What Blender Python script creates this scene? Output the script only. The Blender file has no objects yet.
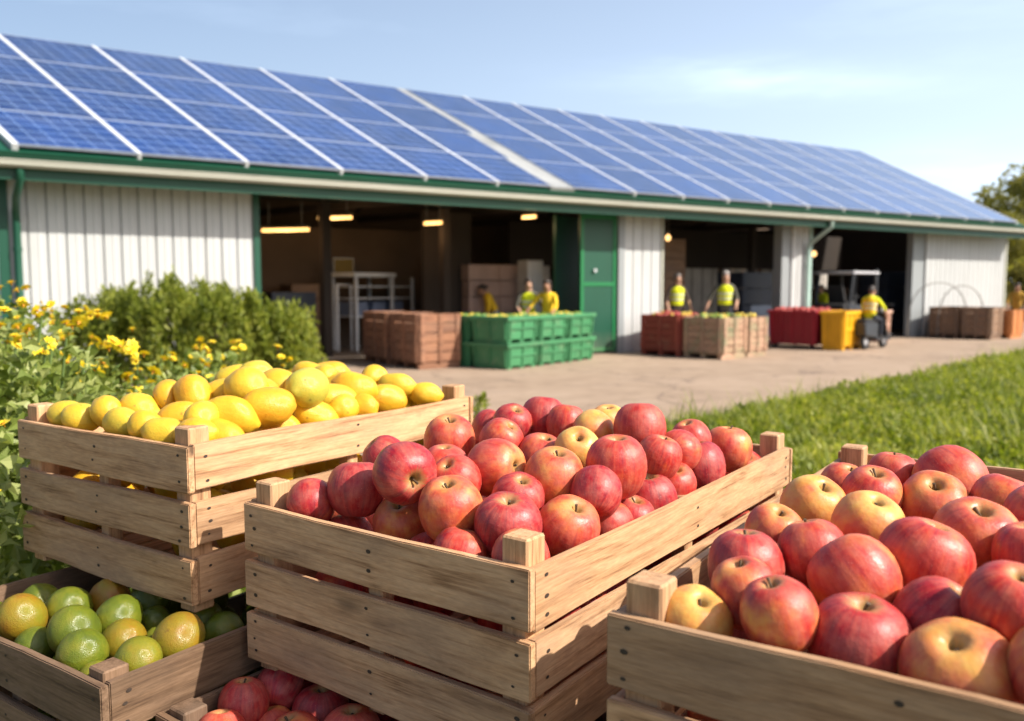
import bpy, bmesh, math, random
from mathutils import Vector, Matrix, Quaternion
R = math.radians
SC = bpy.context.scene
COL = SC.collection
rnd = random.Random(11)

# ------------------------------------------------------------------ survey: where a sight line of the photo meets a height
CAMH = 1.4
FPX = 840.0
PITCH = math.atan(73.5/840.0)
FW = Vector((0, math.cos(PITCH), -math.sin(PITCH)))
UP = Vector((0, math.sin(PITCH), math.cos(PITCH)))
CAM = Vector((0, 0, CAMH))
def sight(x, y):
    return FW + Vector((1, 0, 0))*((x-512)/FPX) - UP*((y-360.5)/FPX)
def atz(x, y, z=0.0):
    d = sight(x, y); return CAM + d*((z-CAMH)/d.z)
def atdepth(x, y, t):
    return CAM + sight(x, y)*t

# ------------------------------------------------------------------ helpers
def tag(o, label=None, cat=None, group=None, kind=None):
    if label: o['label'] = label
    if cat: o['category'] = cat
    if group: o['group'] = group
    if kind: o['kind'] = kind
    return o
def empty(name, loc=(0, 0, 0), rz=0.0, label=None, cat=None, group=None):
    o = bpy.data.objects.new(name, None); COL.objects.link(o)
    o.location = loc; o.rotation_euler = (0, 0, rz); o.empty_display_size = .1
    return tag(o, label, cat, group)
def link(name, me, parent=None, loc=None, rot=None, scale=None):
    o = bpy.data.objects.new(name, me); COL.objects.link(o)
    if parent: o.parent = parent
    if loc is not None: o.location = loc
    if rot is not None: o.rotation_euler = rot
    if scale is not None: o.scale = scale if hasattr(scale, '__len__') else (scale,)*3
    return o
def copy_tree(o, parent=None):
    c = o.copy(); COL.objects.link(c); c.parent = parent
    for ch in list(o.children): copy_tree(ch, c)
    return c

class MB:
    def __init__(s): s.v = []; s.f = []; s.m = []; s.s = []; s.uv = {}
    def add(s, vs, fs, m=0, smooth=False):
        b = len(s.v); s.v += [tuple(v) for v in vs]
        for f in fs: s.f.append([i+b for i in f]); s.m.append(m); s.s.append(smooth)
    def hexa(s, p, m=0):            # 8 points: bottom 4 ccw, top 4 ccw
        s.add(p, [(3, 2, 1, 0), (4, 5, 6, 7), (0, 1, 5, 4), (1, 2, 6, 5), (2, 3, 7, 6), (3, 0, 4, 7)], m)
    def box(s, x0, x1, y0, y1, z0, z1, m=0):
        s.hexa([(x0, y0, z0), (x1, y0, z0), (x1, y1, z0), (x0, y1, z0), (x0, y0, z1), (x1, y0, z1), (x1, y1, z1), (x0, y1, z1)], m)
    def tube(s, pts, r, n=8, m=0, cap=True, smooth=True):
        pts = [Vector(p) for p in pts]; N = len(pts)
        rs = r if hasattr(r, '__len__') else [r]*N
        b = []; up = None
        for i, p in enumerate(pts):
            t = (pts[min(i+1, N-1)]-pts[max(i-1, 0)]).normalized()
            if up is None:
                up = Vector((0, 0, 1)) if abs(t.z) < .9 else Vector((1, 0, 0))
            x = t.cross(up).normalized(); up = x.cross(t).normalized()
            b += [p+(x*math.cos(2*math.pi*k/n)+up*math.sin(2*math.pi*k/n))*rs[i] for k in range(n)]
        fs = [(i*n+k, i*n+(k+1) % n, (i+1)*n+(k+1) % n, (i+1)*n+k) for i in range(N-1) for k in range(n)]
        s.add(b, fs, m, smooth)
        if cap:
            s.add(b[:n], [tuple(reversed(range(n)))], m); s.add(b[-n:], [tuple(range(n))], m)
    def lathe(s, prof, n=24, c=(0, 0, 0), m=0, smooth=True, fn=None, axis='z'):
        vs = []
        for (r, z) in prof:
            for k in range(n):
                a = 2*math.pi*k/n
                p = Vector((r*math.cos(a), r*math.sin(a), z))
                if axis == 'x': p = Vector((p.z, p.x, p.y))
                if axis == 'y': p = Vector((p.y, p.z, p.x))
                if fn: p = fn(p)
                vs.append(p+Vector(c))
        N = len(prof)
        fs = [(i*n+k, i*n+(k+1) % n, (i+1)*n+(k+1) % n, (i+1)*n+k) for i in range(N-1) for k in range(n)]
        s.add(vs, fs, m, smooth)
    def mesh(s, name, mats):
        me = bpy.data.meshes.new(name); me.from_pydata(s.v, [], s.f)
        for m in (mats if isinstance(mats, (list, tuple)) else [mats]): me.materials.append(m)
        me.polygons.foreach_set('material_index', s.m); me.polygons.foreach_set('use_smooth', s.s)
        me.update(); return me
    def build(s, name, mats, parent=None, loc=None, rot=None, scale=None, fix=False, bevel=0):
        me = s.mesh(name, mats)
        if fix or bevel:
            bm = bmesh.new(); bm.from_mesh(me)
            bmesh.ops.remove_doubles(bm, verts=bm.verts, dist=1e-5)
            bmesh.ops.recalc_face_normals(bm, faces=bm.faces)
            if bevel:
                es = [e for e in bm.edges if len(e.link_faces) == 2 and e.calc_face_angle(0) > .6]
                bmesh.ops.bevel(bm, geom=es, offset=bevel, segments=1, affect='EDGES', clamp_overlap=True)
            bm.to_mesh(me); bm.free()
        return link(name, me, parent, loc, rot, scale)

# ------------------------------------------------------------------ materials
class NT:
    def __init__(s, name):
        s.mat = bpy.data.materials.new(name); s.mat.use_nodes = True
        s.t = s.mat.node_tree; s.t.nodes.clear()
        s.out = s.n('ShaderNodeOutputMaterial'); s.b = s.n('ShaderNodeBsdfPrincipled')
        s.l(s.b.outputs[0], s.out.inputs[0])
    def n(s, typ, **kw):
        x = s.t.nodes.new(typ)
        for k, v in kw.items(): setattr(x, k, v)
        return x
    def l(s, a, b): s.t.links.new(a, b)
    def set(s, node, i, v):
        if hasattr(v, 'node'): s.l(v, node.inputs[i])
        else: node.inputs[i].default_value = v
    def P(s, **kw):
        names = {'col': 'Base Color', 'rough': 'Roughness', 'metal': 'Metallic', 'coat': 'Coat Weight', 'coatr': 'Coat Roughness', 'spec': 'Specular IOR Level', 'sss': 'Subsurface Weight', 'nor': 'Normal', 'em': 'Emission Color', 'ems': 'Emission Strength', 'trans': 'Transmission Weight', 'alpha': 'Alpha', 'sheen': 'Sheen Weight'}
        for k, v in kw.items():
            if k == 'col' and not hasattr(v, 'node') and len(v) == 3: v = (*v, 1)
            s.set(s.b, names[k], v)
        return s
    def coord(s, what='Object'):
        return s.n('ShaderNodeTexCoord').outputs[what]
    def rand(s): return s.n('ShaderNodeObjectInfo').outputs['Random']
    def ocol(s):
        sp = s.n('ShaderNodeSeparateColor'); s.l(s.n('ShaderNodeObjectInfo').outputs['Color'], sp.inputs[0]); return sp.outputs
    def math(s, op, a, b=0.0, c=0.0, clamp=False):
        x = s.n('ShaderNodeMath', operation=op); x.use_clamp = clamp
        s.set(x, 0, a); s.set(x, 1, b)
        if op in ('MULTIPLY_ADD', 'SMOOTH_MIN', 'COMPARE'): s.set(x, 2, c)
        return x.outputs[0]
    def vm(s, op, a, b=(0, 0, 0)):
        x = s.n('ShaderNodeVectorMath', operation=op); s.set(x, 0, a)
        if op == 'SCALE': s.set(x, 3, b)
        else: s.set(x, 1, b)
        return x.outputs['Value' if op in ('LENGTH', 'DOT_PRODUCT', 'DISTANCE') else 'Vector']
    def sep(s, v):
        x = s.n('ShaderNodeSeparateXYZ'); s.l(v, x.inputs[0]); return x.outputs
    def comb(s, x, y, z):
        c = s.n('ShaderNodeCombineXYZ'); s.set(c, 0, x); s.set(c, 1, y); s.set(c, 2, z); return c.outputs[0]
    def noise(s, v, scale, detail=3, rough=.55, dist=0.0, out='Fac'):
        x = s.n('ShaderNodeTexNoise'); s.set(x, 'Vector', v)
        x.inputs['Scale'].default_value = scale; x.inputs['Detail'].default_value = detail
        x.inputs['Roughness'].default_value = rough; x.inputs['Distortion'].default_value = dist
        return x.outputs[out]
    def vor(s, v, scale, feat='F1', out='Distance', rnd_=1.0):
        x = s.n('ShaderNodeTexVoronoi', feature=feat); s.set(x, 'Vector', v); x.inputs['Scale'].default_value = scale
        x.inputs['Randomness'].default_value = rnd_
        return x.outputs[out]
    def ramp(s, f, stops, interp='LINEAR'):
        x = s.n('ShaderNodeValToRGB'); s.set(x, 0, f); r = x.color_ramp; r.interpolation = interp
        while len(r.elements) < len(stops): r.elements.new(.5)
        for e, (p, c) in zip(r.elements, stops):
            e.position = p; e.color = (*c, 1) if hasattr(c, '__len__') and len(c) == 3 else ((c, c, c, 1) if not hasattr(c, '__len__') else c)
        return x.outputs[0]
    def mr(s, v, a, b, c=0.0, d=1.0, smooth=False):
        x = s.n('ShaderNodeMapRange'); x.clamp = True
        if smooth: x.interpolation_type = 'SMOOTHSTEP'
        for i, q in enumerate((v, a, b, c, d)): s.set(x, i, q)
        return x.outputs[0]
    def mix(s, f, a, b, mode='MIX'):
        x = s.n('ShaderNodeMix', data_type='RGBA', blend_type=mode); s.set(x, 0, f)
        for i, q in ((6, a), (7, b)):
            if not hasattr(q, 'node') and len(q) == 3: q = (*q, 1)
            s.set(x, i, q)
        return x.outputs[2]
    def bump(s, h, strength=.3, dist=.01, nor=None):
        x = s.n('ShaderNodeBump'); x.inputs['Strength'].default_value = strength; x.inputs['Distance'].default_value = dist
        s.l(h, x.inputs['Height'])
        if nor: s.l(nor, x.inputs['Normal'])
        return x.outputs[0]

def plain(name, col, rough=.6, var=.15, scale=6.0, metal=0.0, dirt=None, bump=0.0, spec=.5, coat=0.0):
    t = NT(name); c = t.coord()
    n = t.noise(c, scale, 4)
    f = t.mr(n, .25, .75, 1-var, 1+var)
    cc = t.vm('SCALE', (col[0], col[1], col[2]), f)
    if dirt:
        g = t.mr(t.noise(c, scale*.35, 5, .65), .5, .72)
        cc = t.mix(t.math('MULTIPLY', g, dirt[1]), cc, dirt[0])
    t.P(col=cc, rough=t.mr(n, .2, .8, max(rough-.08, .02), min(rough+.1, 1)), metal=metal, spec=spec, coat=coat)
    if bump: t.P(nor=t.bump(t.noise(c, scale*6, 4), bump, .01))
    return t.mat

def wood_mat(name, light, mid, dark, grey=(.30, .245, .19), greyamt=.55, scale=1.0, knots=True):
    t = NT(name); o = t.coord(); r = t.rand()
    off = t.vm('SCALE', (31.7, 17.3, 9.1), r)
    p = t.vm('ADD', t.vm('MULTIPLY', o, (1, 1, 1)), off)
    warp = t.noise(t.vm('MULTIPLY', p, (3*scale, 9*scale, 9*scale)), 1.0, 2, .5, 0, 'Color')
    pw = t.vm('ADD', t.vm('MULTIPLY', p, (2.2*scale, 60*scale, 60*scale)), t.vm('SCALE', warp, 3.2))
    grain = t.noise(pw, 1.0, 5, .62)
    fine = t.noise(t.vm('MULTIPLY', p, (9*scale, 330*scale, 330*scale)), 1.0, 4, .7)
    g = t.math('ADD', t.math('MULTIPLY', grain, .62), t.math('MULTIPLY', fine, .38))
    col = t.ramp(g, [(.36, dark), (.46, mid), (.56, light), (.68, mid), (.78, dark)])
    blot = t.noise(t.vm('MULTIPLY', p, (4*scale, 11*scale, 11*scale)), 1.0, 4, .6)
    col = t.mix(t.math('MULTIPLY', t.mr(blot, .48, .72), greyamt), col, grey)
    hue = t.mr(r, 0, 1, .74, 1.03)
    col = t.vm('SCALE', col, hue)
    r2 = t.math('FRACT', t.math('MULTIPLY', r, 7.31))
    col = t.mix(t.math('MULTIPLY', r2, .28), col, t.vm('MULTIPLY', col, (1.1, .95, .74)))
    if knots:
        kp = t.vm('MULTIPLY', p, (4.5*scale, 13*scale, 13*scale))
        kd = t.math('ADD', t.vor(kp, 1.0), t.math('MULTIPLY', t.math('SUBTRACT', grain, .5), .14))
        sel = t.math('GREATER_THAN', t.sep(t.vor(kp, 1.0, 'F1', 'Color'))[0], .58)
        k = t.math('MULTIPLY', t.mr(kd, .16, .05), sel)
        halo = t.math('MULTIPLY', t.mr(kd, .34, .1), sel)
        col = t.mix(t.math('MULTIPLY', halo, .45), col, mid)
        col = t.mix(t.math('MULTIPLY', k, .85), col, (.06, .032, .018))
    sm = t.noise(t.vm('MULTIPLY', p, (7*scale, 16*scale, 16*scale)), 1.0, 6, .72)
    col = t.mix(t.mr(sm, .56, .72, 0, .5), col, t.vm('MULTIPLY', col, (.42, .36, .32)))
    col = t.vm('SCALE', col, t.mr(t.noise(t.vm('MULTIPLY', p, (60, 300, 300)), 1.0, 3), .3, .7, .88, 1.1))
    t.P(col=col, rough=t.mr(g, .3, .7, .62, .82), spec=.35, nor=t.bump(g, .5, .002))
    return t.mat

M = {}
M['pine'] = wood_mat('pale_pine', (.64, .40, .225), (.52, .30, .155), (.24, .12, .055), (.30, .195, .13), .6)
M['shadepine'] = wood_mat('shaded_pine', (.24, .15, .095), (.18, .11, .065), (.09, .05, .03), (.12, .085, .062), .6)  # darker pine: the shade on the lower crates is put into the colour
M['binwood'] = wood_mat('orchard_bin_wood', (.36, .18, .105), (.26, .12, .07), (.13, .055, .035), (.20, .13, .095), .5, .35, False)
M['nail'] = plain('rusty_nail', (.045, .03, .022), .6, .3, 200)

def apple_mat():
    t = NT('apple_skin'); o = t.coord(); r = t.rand(); oc = t.ocol()
    yel, drk = oc[0], oc[1]
    off = t.vm('SCALE', (13.1, 47.7, 29.3), r)
    xyz = t.sep(o)
    flat = t.vm('NORMALIZE', t.comb(xyz[0], xyz[1], .0))
    st = t.noise(t.vm('ADD', t.vm('ADD', t.vm('SCALE', flat, 7.0), t.comb(0, 0, t.math('MULTIPLY', xyz[2], .9))), off), 1.0, 4, .65)
    pa = t.noise(t.vm('ADD', o, off), .85, 3, .5)
    mot = t.noise(t.vm('ADD', t.vm('SCALE', o, 5.0), off), 1.0, 4, .6)
    f = t.math('ADD', t.math('ADD', t.math('MULTIPLY', pa, 1.25), t.math('MULTIPLY', st, .16)), t.math('MULTIPLY', mot, .26))
    f = t.math('ADD', t.math('SUBTRACT', f, .84), t.math('MULTIPLY', yel, .75))     # about .45 .. 1.4
    red = t.mix(drk, t.ramp(st, [(.3, (.30, .012, .020)), (.5, (.50, .034, .022)), (.72, (.61, .095, .042))]), t.ramp(st, [(.3, (.17, .006, .020)), (.5, (.33, .012, .022)), (.72, (.46, .04, .035))]))
    hi = t.ramp(f, [(.30, (.52, .06, .035)), (.50, (.63, .15, .045)), (.70, (.70, .29, .06)), (.92, (.74, .46, .10))])
    col = t.mix(t.mr(f, .12, .62, 0, 1, True), red, hi)
    # pale lenticel flecks
    v = t.vor(t.vm('ADD', t.vm('SCALE', o, 11.0), off), 1.0)
    col = t.mix(t.math('MULTIPLY', t.mr(v, .13, .05), .38), col, (.80, .52, .36))
    # russet round the stem
    rad = t.vm('LENGTH', t.comb(xyz[0], xyz[1], 0))
    top = t.math('MULTIPLY', t.mr(t.math('ADD', rad, t.math('MULTIPLY', t.math('SUBTRACT', st, .5), .5)), .42, .10), t.math('GREATER_THAN', xyz[2], .2))
    col = t.mix(t.math('MULTIPLY', top, .8), col, (.42, .30, .09))
    bloom = t.noise(t.vm('ADD', t.vm('SCALE', o, 2.2), off), 1.0, 4, .6)
    col = t.mix(t.mr(bloom, .38, .72, .0, .22), col, (.66, .37, .26))
    t.P(col=col, rough=t.mr(bloom, .35, .7, .38, .56), spec=.42, sss=.06, nor=t.bump(t.noise(o, 7.0, 3), .06, .05))
    t.b.inputs['Subsurface Radius'].default_value = (.5, .12, .06); t.b.inputs['Subsurface Scale'].default_value = .08
    return t.mat
M['apple'] = apple_mat()
M['stem'] = plain('apple_stem', (.10, .06, .03), .8, .3, 8)

def citrus_mat(name, rampc, spots=.5, rough=.36):
    t = NT(name); o = t.coord(); r = t.rand(); oc = t.ocol()
    off = t.vm('SCALE', (13.1, 47.7, 29.3), r); p = t.vm('ADD', o, off)
    n = t.noise(p, 1.1, 4, .55)
    f = t.math('ADD', t.math('MULTIPLY', t.math('SUBTRACT', n, .5), .9), oc[0])
    col = t.ramp(f, rampc)
    sp = t.math('ADD', t.vor(p, 1.35), t.math('MULTIPLY', t.noise(p, 9, 3), .22))
    col = t.mix(t.math('MULTIPLY', t.mr(sp, .24, .17), spots), col, (.12, .055, .02))
    fr = t.noise(p, 16, 3)
    col = t.mix(t.math('MULTIPLY', t.mr(fr, .62, .72), .5), col, (.20, .11, .03))
    pores = t.vor(p, 26)
    h = t.math('ADD', t.math('MULTIPLY', pores, .5), t.math('MULTIPLY', t.noise(p, 3.5, 3), 1.6))
    t.P(col=col, rough=rough, spec=.5, sss=.08, nor=t.bump(h, .22, .03))
    t.b.inputs['Subsurface Radius'].default_value = (.4, .25, .05); t.b.inputs['Subsurface Scale'].default_value = .08
    return t.mat
M['lemon'] = citrus_mat('lemon_peel', [(.0, (.46, .42, .05)), (.35, (.68, .45, .03)), (.65, (.72, .40, .02)), (1.0, (.68, .29, .015))])
M['lime'] = citrus_mat('lime_peel', [(.0, (.04, .07, .008)), (.3, (.115, .145, .011)), (.55, (.20, .19, .015)), (.8, (.26, .17, .013)), (1.0, (.28, .11, .01))], .6, .3)  # peel colours lowered for the shade these limes lie in

def leaf_mat(name, c1, c2, c3, trans=.35, patch=1.1):
    t = NT(name); g = t.n('ShaderNodeNewGeometry'); rr = g.outputs['Random Per Island']
    n = t.noise(t.coord(), 2.6, 2)
    big = t.noise(t.coord(), patch, 4, .6)
    f = t.math('ADD', t.math('MULTIPLY', rr, .5), t.math('ADD', t.math('MULTIPLY', n, .3), t.math('MULTIPLY', t.mr(big, .3, .7), .38)))
    col = t.ramp(f, [(.2, c1), (.55, c2), (.95, c3)])
    t.P(col=col, rough=.5, spec=.35)
    tr = t.n('ShaderNodeBsdfTranslucent'); t.l(t.vm('MULTIPLY', col, (1.5, 1.5, .6)), tr.inputs[0])
    mx = t.n('ShaderNodeMixShader'); mx.inputs[0].default_value = trans
    t.l(t.b.outputs[0], mx.inputs[1]); t.l(tr.outputs[0], mx.inputs[2]); t.l(mx.outputs[0], t.out.inputs[0])
    return t.mat
M['leaf_flower'] = leaf_mat('flower_bush_leaf', (.075, .115, .018), (.20, .25, .05), (.42, .44, .17))
M['leaf_shrub'] = leaf_mat('shrub_leaf', (.09, .125, .016), (.22, .26, .035), (.38, .38, .075))
M['leaf_tree'] = leaf_mat('tree_leaf', (.11, .12, .025), (.24, .23, .05), (.36, .32, .09))
M['grass'] = leaf_mat('grass_blade', (.06, .095, .012), (.19, .235, .026), (.46, .44, .11), .45, .9)
M['petal'] = leaf_mat('yellow_petal', (.74, .50, .015), (.80, .60, .02), (.82, .68, .06), .25)
M['flower_eye'] = plain('flower_eye', (.45, .20, .01), .8, .3, 40)
M['stalk'] = plain('green_stalk', (.09, .14, .03), .7, .2, 9)
M['bark'] = plain('bark', (.10, .075, .05), .9, .35, 5, bump=.5)

# ------------------------------------------------------------------ render, camera, light
SC.render.engine = 'CYCLES'
SC.cycles.use_denoising = True
SC.cycles.max_bounces = 8; SC.cycles.transparent_max_bounces = 8
SC.view_settings.view_transform = 'Standard'; SC.view_settings.look = 'None'
SC.view_settings.gamma = 1.0; SC.view_settings.exposure = EXPOSURE = 0.66
cam = bpy.data.cameras.new('camera'); cam.sensor_width = 36; cam.lens = FPX/1024*36
cam.clip_start = .05; cam.clip_end = 5000
cam.dof.use_dof = True; cam.dof.focus_distance = 1.05; cam.dof.aperture_fstop = 5.0
co = bpy.data.objects.new('camera', cam); COL.objects.link(co)
co.location = CAM; co.rotation_euler = (math.pi/2-PITCH, 0, 0); SC.camera = co
SUN_EL = R(40); sx, sy = .93, -.37
SD = Vector((sx*math.cos(SUN_EL), sy*math.cos(SUN_EL), math.sin(SUN_EL))).normalized()
sl = bpy.data.lights.new('sun', 'SUN'); sl.energy = 4.8; sl.angle = R(.55); sl.color = (1.0, .93, .82)
so = bpy.data.objects.new('sun', sl); COL.objects.link(so); so.rotation_euler = SD.to_track_quat('Z', 'Y').to_euler(); so.location = (20, -8, 20)
w = bpy.data.worlds.new('World'); SC.world = w; w.use_nodes = True
wt = w.node_tree; wt.nodes.clear()
def wn(t): return wt.nodes.new(t)
wo = wn('ShaderNodeOutputWorld'); bg = wn('ShaderNodeBackground'); sk = wn('ShaderNodeTexSky')
sk.sky_type = 'NISHITA'; sk.sun_disc = False; sk.sun_elevation = SUN_EL; sk.sun_rotation = math.atan2(sx, sy)
sk.air_density = 1.0; sk.dust_density = 4.0; sk.ozone_density = 2.2; sk.altitude = 100
tc = wn('ShaderNodeTexCoord'); mp = wn('ShaderNodeMapping'); mp.inputs['Scale'].default_value = (1.6, 1.6, 9.0); mp.inputs['Location'].default_value = (3.1, .7, .25)
nz = wn('ShaderNodeTexNoise'); nz.inputs['Scale'].default_value = 1.5; nz.inputs['Detail'].default_value = 7; nz.inputs['Roughness'].default_value = .6
cr = wn('ShaderNodeMapRange'); cr.inputs[1].default_value = .52; cr.inputs[2].default_value = .78; cr.inputs[3].default_value = 0; cr.inputs[4].default_value = .55
mx = wn('ShaderNodeMix'); mx.data_type = 'RGBA'; mx.inputs[7].default_value = (7.2, 8.7, 10.8, 1)
wt.links.new(tc.outputs['Generated'], mp.inputs[0]); wt.links.new(mp.outputs[0], nz.inputs['Vector']); wt.links.new(nz.outputs['Fac'], cr.inputs[0])

def wmath(op, a_, b_):
    m_ = wn('ShaderNodeMath'); m_.operation = op
    for i_, q_ in ((0, a_), (1, b_)):
        if hasattr(q_, 'node'): wt.links.new(q_, m_.inputs[i_])
        else: m_.inputs[i_].default_value = q_
    return m_.outputs[0]
# thin high veil: thicker towards the horizon and towards the sun's side of the sky
spx = wn('ShaderNodeSeparateXYZ'); wt.links.new(tc.outputs['Generated'], spx.inputs[0])
band = wmath('POWER', wmath('MAXIMUM', wmath('SUBTRACT', 1.0, wmath('MULTIPLY', wmath('MAXIMUM', spx.outputs[2], 0.0), 1.12)), 0.0), 1.6)
side = wmath('MULTIPLY_ADD', spx.outputs[0], .50); side.node.inputs[2].default_value = .52
yf = wmath('MULTIPLY_ADD', spx.outputs[1], .75); yf.node.inputs[2].default_value = .55  # unseen sky behind the camera gets less veil, to darken the crate fronts
veil = wmath('MULTIPLY', wmath('MULTIPLY', band, wmath('MAXIMUM', side, .2)), wmath('MINIMUM', wmath('MAXIMUM', yf, .12), 1.0))
veil.node.use_clamp = True
# one soft streak of cloud low in the sky beyond the shed
def bell(v_, c_, w_):
    d_ = wmath('DIVIDE', wmath('SUBTRACT', v_, c_), w_); return wmath('POWER', 2.718, wmath('MULTIPLY', wmath('MULTIPLY', d_, d_), -1.0))
ydir = wmath('MAXIMUM', spx.outputs[1], .01)
az_ = wmath('DIVIDE', spx.outputs[0], ydir); el_ = wmath('DIVIDE', spx.outputs[2], ydir)
wob = wmath('MULTIPLY', wmath('SUBTRACT', nz.outputs['Fac'], .5), .09)
streak = wmath('MULTIPLY', bell(az_, .30, .17), bell(wmath('ADD', el_, wob), .235, .020))
streak = wmath('ADD', streak, wmath('MULTIPLY', bell(az_, .62, .22), bell(wmath('ADD', el_, wob), .125, .030)))
n2 = wn('ShaderNodeTexNoise'); n2.inputs['Scale'].default_value = 9; n2.inputs['Detail'].default_value = 6; wt.links.new(mp.outputs[0], n2.inputs['Vector'])
veil = wmath('ADD', veil, wmath('MULTIPLY', streak, wmath('MULTIPLY', n2.outputs['Fac'], .45)))
wt.links.new(wmath('MINIMUM', wmath('ADD', veil, wmath('MULTIPLY', cr.outputs[0], .2)), .9), mx.inputs[0]); wt.links.new(sk.outputs[0], mx.inputs[6]); wt.links.new(mx.outputs[2], bg.inputs[0])
bg.inputs[1].default_value = .105; wt.links.new(bg.outputs[0], wo.inputs[0])

# ------------------------------------------------------------------ ground
def yard_mat():
    t = NT('worn_concrete'); o = t.coord()
    a = t.noise(o, .35, 5, .6); b = t.noise(o, 2.6, 6, .65); c = t.noise(o, 38, 3)
    col = t.ramp(t.math('ADD', t.math('MULTIPLY', a, .5), t.math('MULTIPLY', b, .5)), [(.32, (.22, .155, .11)), (.48, (.33, .24, .17)), (.62, (.385, .285, .21)), (.78, (.43, .335, .255))])
    col = t.mix(t.mr(c, .35, .7, 0, .25), col, (.33, .26, .20))
    st = t.noise(t.vm('MULTIPLY', o, (1, .45, 1)), 1.3, 6, .7)
    col = t.mix(t.mr(st, .57, .72, 0, .45), col, (.17, .125, .095))
    ang = t.math('ADD', t.math('MULTIPLY', t.sep(o)[0], .53), t.math('MULTIPLY', t.sep(o)[1], -.85)); alo = t.math('ADD', t.math('MULTIPLY', t.sep(o)[0], .85), t.math('MULTIPLY', t.sep(o)[1], .53))
    ty = t.noise(t.comb(t.math('MULTIPLY', ang, 3.2), t.math('MULTIPLY', alo, .12), 0), 1.0, 3, .6, .4)
    col = t.mix(t.math('MULTIPLY', t.mr(ty, .56, .68), t.mr(b, .35, .65, .1, .45)), col, (.19, .145, .11))
    cr_ = t.vor(t.vm('ADD', o, t.vm('SCALE', t.noise(o, 1.1, 3, .5, 0, 'Color'), 1.2)), .32, 'DISTANCE_TO_EDGE')
    col = t.mix(t.mr(cr_, .012, .0, 0, .7), col, (.14, .10, .08))
    t.P(col=col, rough=.86, spec=.25, nor=t.bump(t.math('ADD', c, t.math('MULTIPLY', b, .6)), .4, .01)); return t.mat
M['yard'] = yard_mat()
M['soil'] = plain('grassy_soil', (.11, .105, .04), .95, .5, 3.0, dirt=((.13, .10, .06), .7), bump=.6)
M['kerb'] = plain('kerb_concrete', (.48, .42, .34), .85, .15, 5, bump=.3)
M['floor'] = plain('shed_floor_concrete', (.17, .135, .11), .7, .3, .8)
b = MB(); b.add([(-3000, -3000, 0), (3000, -3000, 0), (3000, 3000, 0), (-3000, 3000, 0)], [(0, 1, 2, 3)])
tag(b.build('ground', M['soil']), kind='structure')
K0 = atz(694, 427); K1 = atz(1024, 353); kd = (K1-K0).normalized(); kn = Vector((kd.y, -kd.x, 0))
ka, kb = K0-kd*5.6, K1+kd*22
b = MB(); yz = .004
yp = [(ka.x, ka.y), (kb.x, kb.y), (16, 40), (-16, 24), (-16, 12.4), (-6.4, 11.2), (-3.2, 9.2)]
b.add([(x, y, yz) for x, y in yp], [tuple(range(len(yp)))])
tag(b.build('yard', M['yard']), kind='structure')
b = MB()
i = 0; L = (kb-ka).length; q = 0.0
while q < L-.9:
    p0 = ka+kd*q; p1 = ka+kd*(q+.985); o0 = kn*0; o1 = kn*.16
    b.hexa([p0-Vector((0, 0, .05)), p0+o1-Vector((0, 0, .05)), p1+o1-Vector((0, 0, .05)), p1-Vector((0, 0, .05)), p0+Vector((0, 0, .035)), p0+o1+Vector((0, 0, .035)), p1+o1+Vector((0, 0, .035)), p1+Vector((0, 0, .035))])
    q += 1.0
tag(b.build('kerb', M['kerb'], fix=True, bevel=.008), kind='structure')

# ------------------------------------------------------------------ the packing shed
A0 = Vector((2.7675, 18.1083, 0)); SDIR = Vector((.846612, .53221, 0)); SN = Vector((.53221, -.846612, 0)); SB = Vector((-.79725, .603649, 0)); RISE = .549387
def W(a, off=0.0, z=0.0): return A0+SDIR*a+SN*off+Vector((0, 0, z))
def IN(a, wdt, z=0.0): return A0+SDIR*a+SB*wdt+Vector((0, 0, z))
EAVE = A0+SN*.78+Vector((0, 0, 3.20))
RN = SDIR.cross(SB+Vector((0, 0, RISE))).normalized()
def RF(a, b_, h=0.0): return EAVE+SDIR*a+SB*b_+Vector((0, 0, RISE*b_))+RN*h
AL, AR = -11.72, 14.51
def sheet_mat(name, col, streak=.25):
    t = NT(name); o = t.coord(); n = t.noise(t.vm('MULTIPLY', o, (1.5, 1.5, .25)), 1.6, 5, .6); m = t.noise(o, .6, 3)
    c = t.vm('SCALE', col, t.mr(m, .2, .8, .9, 1.06))
    c = t.mix(t.mr(n, .5, .8, 0, streak), c, (col[0]*.62, col[1]*.6, col[2]*.56))
    low = t.math('MULTIPLY', t.mr(t.sep(o)[2], .5, 0), t.mr(n, .3, .6, .2, .7))
    c = t.mix(t.math('MULTIPLY', low, .5), c, (.30, .25, .19))
    t.P(col=c, rough=.42, spec=.45); return t.mat
M['cream'] = sheet_mat('white_steel_sheet', (.50, .51, .51), .45)
M['green'] = sheet_mat('green_painted_steel', (.009, .072, .042), .4)
M['greendoor'] = sheet_mat('green_door_steel', (.010, .17, .055), .35)
M['gutter'] = sheet_mat('cream_gutter_steel', (.47, .47, .40), .3)
M['palegreen'] = sheet_mat('pale_green_pipe', (.36, .50, .45), .3)
M['grey'] = sheet_mat('grey_frame_steel', (.27, .29, .30), .35)
M['dark'] = plain('dark_interior', (.032, .022, .016), .85, .35, .9)
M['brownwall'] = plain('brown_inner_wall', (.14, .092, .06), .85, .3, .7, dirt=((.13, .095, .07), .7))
M['steel'] = plain('galvanised_steel', (.45, .46, .47), .45, .15, 6, metal=.4)
M['rail'] = plain('white_rail', (.62, .64, .67), .4, .1, 4)
M['walkway'] = plain('grey_walkway_sheet', (.30, .31, .31), .5, .2, 2)
shed = empty('packing_shed', W(0), 0, 'long white sheet metal packing shed with green trim and open doorways', 'shed')
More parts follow.
